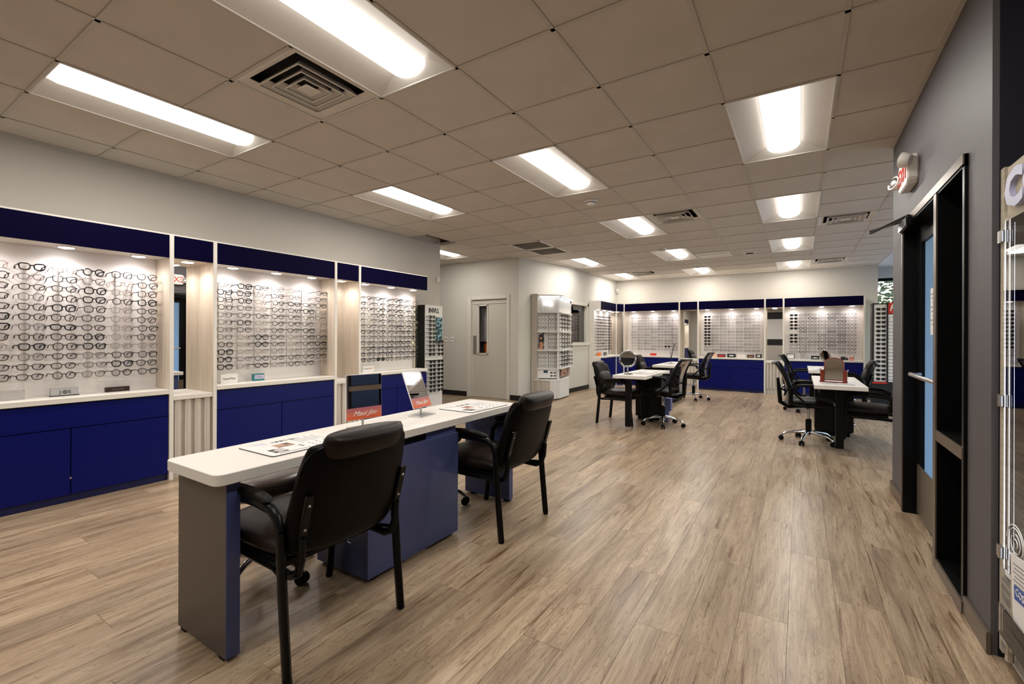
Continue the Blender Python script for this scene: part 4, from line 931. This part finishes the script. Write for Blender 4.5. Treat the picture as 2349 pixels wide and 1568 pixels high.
# small blue bin hanging behind the task chair
bn = thing('waste_bin', 'pale blue plastic bin under the round mirror table', 'bin', (-1.62, 6.79, .10))
ob('bin_body', MB().prism([(-.055, -.06), (.055, -.06), (.055, .06), (-.055, .06)], .06, .24).prism([(-.035, -.04), (.02, -.04), (.02, .04), (-.035, .04)], -.10, .06), mat('periwinkle_plastic', (.15, .18, .42), .4), bn, bevel=.006)
ob('bin_clip', B(-.075, -.03, .15, -.055, .03, .20), M_paper, bn)

# ------------------------------------------------------------------ sunglasses tower by the left wall end
tw = thing('sunglasses_tower', 'tall white sunglasses tower with black side at the end of the left wall', 'display stand', (-4.97, 5.345, 0))
ob('tower_core', B(0, -.197, 0, .15, .197, 1.70), M_ink, tw)
ob('front_panel', MB().box(.15, -.192, .855, .158, .197, 1.70).box(.15, -.192, .02, .158, .197, .845), M_paper, tw)
ob('side_panel', MB().box(.0, .197, 0, .158, .200, 1.70), M_paper, tw)
text('brand_lettering', 'INVU.', .105, M_ink, tw, (.160, 0, 1.585), (R(90), 0, R(90)), .002, sx=.9, off=.003)
pq = ob('poster', B(.160, .035, 1.13, .163, .190, 1.52), M_photot, tw, label='teal photograph poster'); ob('poster_caption', B(.163, .045, 1.10, .1645, .185, 1.13), M_inkg, pq)
for r_i in range(10):
    z = 1.515 - .063 * r_i
    add_glasses((-4.745, 5.235, z), RZL, 'B', 0, 'left column and %s row of the tall tower top' % ORD[r_i], True)
    if r_i >= 6: add_glasses((-4.745, 5.43, z), RZL, 'B', 0, 'right column and %s row of the tall tower top' % ORD[r_i], True)
for r_i in range(8):
    z = .835 - .063 * r_i
    for c_i, y in enumerate((5.25, 5.43)):
        add_glasses((-4.745, y, z), RZL, 'B', 0, '%s column and %s row of the lower tower part' % (('left', 'right')[c_i], ORD[r_i]), True)
pgm = MB()
for r_i in range(10): pgm.box(.158, -.115, 1.515 - .063 * r_i - .01, .225, -.105, 1.515 - .063 * r_i - .004)
for r_i in range(8):
    for y in (-.1, .08): pgm.box(.158, y, .835 - .063 * r_i - .01, .225, y + .01, .835 - .063 * r_i - .004)
ob('peg_rail', pgm, M_acr, tw)

# ------------------------------------------------------------------ right tower with red sign
TY = 10.70
t2 = thing('sunglasses_tower', 'tall black framed sunglasses tower with red sign beside the far window', 'display stand', (1.15, TY, 0))
ob('tower_core', MB().box(-.022, 0, 0, .75, .30, .40).box(-.022, .0, .4, .0, .30, 1.86).box(0, .02, .4, .75, .30, 1.86).box(.19, -.02, .4, .205, .02, 1.86).box(-.02, -.02, 1.84, .20, .02, 1.86), M_ink, t2)
ob('display_panel', B(.004, .01, .42, .185, .02, 1.84), M_panel, t2)
ob('display_panel', B(.21, .01, .42, .60, .02, 1.60), M_panel, t2)
ob('sill_strip', B(-.02, -.03, .385, .19, .02, .41), M_red, t2)
rs = ob('red_sign', B(.205, -.012, 1.665, .62, .02, 1.86), M_red, t2); text('sign_lettering', 'Ray-Ban', .16, M_paper, rs, (.22, -.0135, 1.715), ext=.001, shear=.25, align='LEFT', sx=.9, off=.003)
ob('sign_ledge', B(.205, -.015, 1.60, .62, .02, 1.65), M_paper, t2)
for k in range(18): ob('shelf_slat', B(.215, -.006, .46 + k * .062, .60, .012, .466 + k * .062), M_inkg, t2)
for k in range(17): add_glasses((1.245, TY - .075, 1.745 - .0795 * k), 0, 'B', 0, '%s row of the red sign tower' % ORD[k], True)
for k in range(17): pass

# ------------------------------------------------------------------ white angled kiosk against the middle wall
kk = thing('eyewear_kiosk', 'tall white angled eyewear kiosk with lit logo between corridor and inner window', 'display unit', (0, 0, 0))
KA, KB, KC, KD = (-4.46, 7.78), (-4.33, 7.78), (-3.985, 8.0), (-4.225, 9.03)
def onseg(P, Q, u, v0, v1, off, th):
    pass
ob('side_panel', MB().box(KA[0], 7.775, 0, KB[0], 7.80, 2.06), M_slatw, kk)
ob('carcass', MB().prism([(-4.46, 7.80), (-4.40, 7.80), (-4.08, 8.02), (-4.245, 8.34), (-4.46, 8.34)], .38, 2.05), M_paper, kk)
ob('carcass', MB().prism([(-4.12, 8.04), (-4.05, 8.05), (-4.235, 8.98), (-4.245, 8.98), (-4.245, 8.34)], .38, 2.02), M_paper, kk)
ob('base_cabinet', MB().prism([(-4.33, 7.76), (-4.04, 7.76), (-3.955, 8.02), (-4.02, 8.55), (-4.235, 8.92), (-4.24, 8.34), (-4.45, 8.34), (-4.45, 7.8)], .02, .375), M_slatw, kk)
ob('base_top', MB().prism([(-4.34, 7.75), (-4.03, 7.75), (-3.945, 8.02), (-4.01, 8.56), (-4.235, 8.94), (-4.24, 8.34), (-4.45, 8.34), (-4.45, 7.79)], .375, .395), M_paper, kk)
ob('base_plinth', MB().prism([(-4.30, 7.80), (-4.06, 7.80), (-3.99, 8.04), (-4.06, 8.5), (-4.24, 8.84)], 0, .02), M_ink, kk)
rbm = MB().tube([(0, 0, .03), (0, 0, .37)], .010, 6).mesh('rib'); rbm.materials.append(M_paper)
for (p, q, n) in (((-4.04, 7.76), (-3.955, 8.02), 10), ((-3.955, 8.02), (-4.02, 8.55), 18), ((-4.02, 8.55), (-4.235, 8.92), 14)):
    for k in range(n):
        u = (k + .5) / n; ob('rib', rbm, None, kk, (p[0] + (q[0] - p[0]) * u, p[1] + (q[1] - p[1]) * u, 0))
def bank(P, Q, ncol, poster=False, right=False):
    P = Vector(P); Q = Vector(Q); d = (Q - P); Lw = d.length; d.normalize(); ang = math.atan2(d.y, d.x)
    Tm = Matrix.Translation((P.x, P.y, 0)) @ Matrix.Rotation(ang, 4, 'Z')
    bk = ob('bank_post', MB().mbox(Tm, 0, -.01, .395, .02, .05, 2.04), M_paper, kk); ob('bank_post', MB().mbox(Tm, Lw - .02, -.01, .395, Lw, .05, 2.04), M_paper, kk)
    zs = [1.70, 1.32, .96, .60]
    for z in zs: ob('shelf', MB().mbox(Tm, 0, -.055, z - .012, Lw, .05, z + .006), M_paper, bk)
    ob('fluted_header', MB().mbox(Tm, .02, .0, 1.71, Lw - .02, .02, 2.0), M_slatw, bk)
    for k in range(12): ob('flute', MB().mbox(Tm, .03 + k * (Lw - .06) / 12, -.006, 1.715, .03 + (k + .45) * (Lw - .06) / 12, 0, 1.99), M_paper, bk)
    ob('canopy_light', MB().mbox(Tm, .04, -.075, 2.0, Lw + .02, -.03, 2.012), M_led, bk)
    ob('canopy', MB().mbox(Tm, .0, -.08, 2.012, Lw + .02, .06, 2.03), M_slatw, bk)
    for zi, (z0, z1) in enumerate(((1.33, 1.69), (.97, 1.31), (.61, .95))):
        for c in range(ncol):
            xc = Lw * (c + .5) / ncol
            m_ = MB().mbox(Tm, xc - (Lw / ncol) * .47, -.012, z0 + .01, xc - (Lw / ncol) * .47 + .008, .0, z1 - .01)
            ob('display_rod', m_, M_ink, bk)
            if poster and zi == 1 and c == 0:
                po = ob('poster', MB().mbox(Tm, .02, -.02, z0, Lw * .32, -.012, z1), M_photob, bk, label='portrait poster of a dark haired model')
                ob('portrait_face', MB().lathe([(.004, -.03), (.022, -.02), (.028, 0), (.024, .02), (.006, .033)], 10).xf(Tm @ Matrix.Translation((Lw * .17, -.018, z0 + .22)) @ Matrix.Diagonal((1, .15, 1, 1))), M_skin, po)
                ob('portrait_body', MB().mbox(Tm, .045, -.0225, z0 + .005, Lw * .26, -.0205, z0 + .15), M_skin, po)
                ob('portrait_hair', MB().mbox(Tm, .03, -.0205, z0 + .1, Lw * .30, -.020, z0 + .30), M_ink, po)
                continue
            for k in range(4):
                z = z1 - .055 - k * .078
                w = Tm @ Vector((xc, -.075, z))
                add_glasses(tuple(w), ang, rnd.choice('DGGF') if not right else rnd.choice('DGD'), rnd.choice((1, 2, 3)), '%s column, %s row, %s shelf of the white kiosk %s side' % (ORD[c], ORD[k], ('upper', 'middle', 'lower')[zi], 'right' if right else 'left'))
    return Tm, Lw, bk
Tm, Lw, bk = bank(KB, KC, 2, True)
ob('poster', MB().mbox(Tm, .02, -.02, .42, Lw - .03, -.012, .585), M_paper, bk, label='white strip poster with small sunglasses')
for k in range(4): ob('printed_glasses', MB().mbox(Tm, Lw * (.62 + .16 * (k % 2)), -.0215, .45 + .06 * (k // 2), Lw * (.62 + .16 * (k % 2)) + .045, -.020, .475 + .06 * (k // 2)), M_ink, bk)
ob('printed_glasses', MB().mbox(Tm, Lw * .30, -.0215, .52, Lw * .5, -.020, .57), mat('printed_navy', (.03, .04, .12), .5), bk)
lg = MB()
for pts in ([(0, .02), (.03, .06), (.05, .02), (.02, -.02), (.0, .02)], [(.06, 0), (.075, .05), (.09, 0)], [(.10, -.01), (.12, .035), (.14, -.01), (.12, -.03), (.10, -.01)], [(.15, .05), (.155, -.03), (.18, -.02)]):
    lg.tube([(x, 0, z) for x, z in pts], .008, 6)
lg.xf(Tm @ Matrix.Translation((.12, -.03, 1.86)))
ob('lit_logo', lg, M_logo, bk, label='glowing script logo')
Tm2, Lw2, bk2 = bank((-3.985, 8.02), (-4.20, 8.98), 4, False, True)
ob('poster', MB().mbox(Tm2, .10, -.02, .42, Lw2 - .10, -.012, .585), M_photo, bk2, label='dark blue portrait poster')

# ------------------------------------------------------------------ instantiate eyewear: 300 nearest singly, the rest as one mass
ALLG.sort(key=lambda g: g[0]); n_ind = 0; mass = {}
for (d, p, rz, kd, sh, where, sun, full) in ALLG:
    if not sun and n_ind >= 298:
        pr = proto(kd, sh, False, False)[0]; mass.setdefault(kd, []).append((pr, p, rz)); continue
    if not sun: n_ind += 1
    lab = ('dark sunglasses, ' if sun else FR[kd][1] + ' eyeglasses, ') + where
    nm = 'sunglasses' if sun else 'eyeglasses'; grp = 'sunglasses on the displays' if sun else 'eyeglasses on the displays'
    if full:
        a, t_, l_ = proto(kd, sh, sun, True)
        t = thing(nm, lab, nm, p, rz, grp)
        ob('front_frame', a, None, t)
        for q in t_: ob('temple', q, None, t)
        for q in l_: ob('lens', q, None, t)
    else:
        o = ob(nm, proto(kd, sh, sun, False)[0], None, None, p, rz, label=lab, cat=nm, group=grp)
mv, mf, mi = [], [], []; mk = list(mass)
for ki, kd in enumerate(mk):
    for pr, p, rz in mass[kd]:
        o = len(mv); c, s = cos(rz), sin(rz)
        mv += [(p[0] + v.co.x * c - v.co.y * s, p[1] + v.co.x * s + v.co.y * c, p[2] + v.co.z) for v in pr.vertices]
        for f in pr.polygons: mf.append(tuple(i + o for i in f.vertices)); mi.append(ki if f.material_index == 0 else len(mk))
me = bpy.data.meshes.new('eyeglasses'); me.from_pydata(mv, [], mf)
for kd in mk: me.materials.append(FR[kd][0])
me.materials.append(M_lens)
me.polygons.foreach_set('material_index', mi); me.update()
o = bpy.data.objects.new('eyeglasses', me); C.objects.link(o)
tag(o, 'remaining rows of small eyeglasses on the far wall displays', 'eyeglasses', None, 'stuff')

# ------------------------------------------------------------------ glass cabinet at the right edge
gc = thing('glass_cabinet', 'tall lit glass display cabinet at the right edge of the photo', 'cabinet', (0, 0, 0))
GX, G0, G1 = .645, 1.25, 2.465
ob('side_frame', MB().box(GX, G1 - .035, .04, GX + .42, G1, 1.86), M_beigew, gc); ob('side_frame', B(GX, G0, .04, GX + .42, G0 + .055, 1.86), M_beigew, gc)
hp = ob('header_panel', B(GX + .004, G0 + .055, 1.655, GX + .42, G1 - .055, 1.85), M_beigew, gc)
text('brand_lettering', 'COSTA', .175, M_lav, hp, (GX - .004, 2.385, 1.692), (R(90), 0, R(-90)), .008, align='LEFT', off=.008, sx=1.3)
ob('lower_cabinet', B(GX + .004, G0 + .055, .06, GX + .42, G1 - .055, .345), M_greyw, gc)
ob('deck', B(GX, G0 + .055, .345, GX + .42, G1 - .055, .362), M_paper, gc)
dr = ob('drawer', B(GX - .010, G0 + .06, .07, GX + .004, G1 - .06, .335), M_greyw, gc)
ob('driftwood_handle', MB().tube([(GX - .03, 2.26, .26), (GX - .034, 2.235, .21), (GX - .03, 2.25, .16), (GX - .028, 2.262, .10)], [.006, .013, .010, .012], 6).tube([(GX - .033, 2.24, .2), (GX - .036, 2.205, .16)], [.008, .006], 6)
   .tube([(GX - .03, 2.24, .20), (GX - .008, 2.24, .20)], .005, 6), M_beigew, dr, smooth=True)
ob('back_panel', B(GX + .405, G0 + .055, .362, GX + .42, G1 - .055, 1.655), M_inkg, gc)
ob('led_strip', B(GX + .003, G1 - .062, .37, GX + .012, G1 - .036, 1.65), M_led, gc)
ob('inner_side', B(GX + .014, G1 - .062, .37, GX + .40, G1 - .056, 1.65), M_paper, gc)
for z in (1.37, 1.10, .835, .547): ob('glass_shelf', B(GX + .02, G0 + .06, z - .004, GX + .40, G1 - .062, z + .004), M_acr, gc)
gd = ob('glass_door', B(GX - .004, G0 + .04, .37, GX + .002, G1 - .045, 1.650), glassy('cabinet_door_glass', (.85, .85, .88), .45), gc)
for z in (1.60, .985, .42): ob('hinge', MB().box(GX - .012, G1 - .052, z - .022, GX - .002, G1 - .012, z + .022).tube([(GX - .012, G1 - .050, z - .02), (GX - .012, G1 - .050, z + .02)], .006, 8), M_steel, gc)
dc = MB()
for rr, e0, e1 in ((.085, 0, 330), (.07, 40, 300), (.045, 90, 400), (.02, 0, 250)):
    dc.tube([(GX - .006, 2.29 + rr * cos(R(a)) * .9, .50 + rr * sin(R(a)) * .75) for a in range(e0, e1, 15)], .0022, 4)
ob('round_decal', dc, M_paper, gd, label='white line drawn round decal')
for y in (G1 - .06, G0 + .06):
    for x in (GX + .05, GX + .36):
        ob('caster', MB().lathe([(.008, -.010), (.022, -.009), (.022, .009), (.008, .010)], 12).xf(Matrix.Translation((x, y, .022)) @ Matrix.Rotation(R(90), 4, 'X')).box(x - .012, y - .014, .03, x + .012, y + .014, .06), M_black, gc)
lf = thing('leaflet', 'white leaflet with a blue block in a holder on the glass cabinet', 'leaflet', (.600, 2.10, .25))
ob('leaflet_sheet', MB().box(-.002, -.09, .0, .002, .06, .26).xf(Matrix.Rotation(R(-6), 4, 'X')), M_paper, lf)
ob('blue_block', MB().box(-.0035, -.085, .12, -.002, .035, .165).xf(Matrix.Rotation(R(-6), 4, 'X')), mat('cobalt_print', (.01, .07, .35), .4), lf)
text('print_lettering', 'COSTA', .034, M_paper, lf, (-.0045, .035, .135), (R(90), 0, R(-90)), .0006, align='LEFT')
for k in range(6): ob('print_line', MB().box(-.003, -.07, .23 - k * .013, -.002, .04 - .01 * (k % 2), .234 - k * .013).xf(Matrix.Rotation(R(-6), 4, 'X')), M_inkg, lf)
lc = thing('picture_card', 'beige card with two round pictures behind the white leaflet', 'card', (.618, 2.19, .21))
ob('card_sheet', MB().box(-.002, -.06, 0, .002, .06, .21), M_beigew, lc)
for z in (.055, .13): ob('round_picture', MB().lathe([(.036, 0), (.036, .002)], 18).xf(Matrix.Translation((-.002, 0, z)) @ Matrix.Rotation(R(-90), 4, 'Y')), M_photob, lc)
lh = thing('leaflet_holder', 'clear acrylic leaflet holder fixed to the front of the glass cabinet', 'leaflet holder', (.61, 2.14, .20))
ob('holder_pocket', MB().box(-.022, -.14, 0, -.019, .12, .10).box(-.022, -.14, -.003, .033, .12, 0), M_acr, lh)

# ------------------------------------------------------------------ small wall items
th = thing('thermostat', 'small white thermostat with dark screen on the corridor corner wall', 'thermostat', (-4.54, 7.71, 1.46))
ob('housing', B(0, -.035, -.01, .022, .035, .10), M_white, th, bevel=.004); ob('screen', B(.022, -.012, .03, .0235, .022, .075), M_ink, th)
def switch(label, x, z, n=2):
    t = thing('light_switch', label, 'light switch', (x, 7.42, z)); ob('cover_plate', B(-.065, -.006, -.065, .065, 0, .065), M_white, t, bevel=.003)
    for s in (-.025, .025): ob('toggle', B(s - .005, -.014, -.012, s + .005, -.006, .012), M_ink, t)
switch('left white double switch plate on the corridor wall', -6.325, 1.165); switch('right white double switch plate beside the cream door', -6.16, 1.165)
ot = thing('wall_outlet', 'low white outlet on the wall left of the white kiosk', 'outlet', (-4.54, 7.72, .35)); ob('cover_plate', B(0, -.03, -.05, .006, .03, .05), M_white, ot, bevel=.002); ob('socket_slots', MB().box(.006, -.008, .01, .007, .008, .03).box(.006, -.008, -.03, .007, .008, -.01), M_inkg, ot)
cm = thing('security_camera', 'small white camera high in the far left corner', 'camera', (-4.2, 12.0, 2.47)); ob('camera_body', B(-.03, -.03, -.05, .03, .04, .05), M_white, cm, bevel=.006); ob('camera_lens', MB().lathe([(.014, 0), (.012, .01)], 10).xf(Matrix.Translation((0, -.03, -.01)) @ Matrix.Rotation(R(90), 4, 'X')), M_ink, cm)
sc = thing('security_camera', 'small white sensor left of the corridor opening near the ceiling', 'sensor', (-5.055, 5.70, 2.15)); ob('sensor_body', B(-.005, -.03, -.04, .03, .03, .04), M_white, sc, bevel=.006)

# ------------------------------------------------------------------ tree outside the far window
tr = thing('tree', 'leafy tree outside the far window', 'tree', (2.4, 15.5, 0))
ob('trunk', MB().tube([(0, 0, 0), (.1, 0, 1.4), (-.1, .1, 2.6), (0, .1, 4)], [.16, .13, .10, .05], 8), M_bark, tr, smooth=True)
for k in range(7):
    a = k * 2.4; z = 1.6 + k * .25
    ob('branch', MB().tube([(0, .05, z), (cos(a) * .7, sin(a) * .7, z + .25), (cos(a) * 1.6, sin(a) * 1.4, z + .4)], [.06, .04, .015], 6), M_bark, tr, smooth=True)
lv = MB(); rl = random.Random(9)
for k in range(4200):
    a = rl.uniform(0, 2 * pi); rr = rl.uniform(.1, 2.2); z = rl.uniform(1.2, 4.2); c = Vector((cos(a) * rr, sin(a) * rr, z))
    u = Vector((rl.gauss(0, 1), rl.gauss(0, 1), rl.gauss(0, .5))).normalized() * .075; v = u.cross(Vector((rl.gauss(0, 1), rl.gauss(0, 1), rl.gauss(0, 1)))).normalized() * .04
    lv.add([c - u, c + v, c + u, c - v], [(0, 1, 2, 3)])
ob('foliage', lv, M_leaf, tr, kind='stuff')
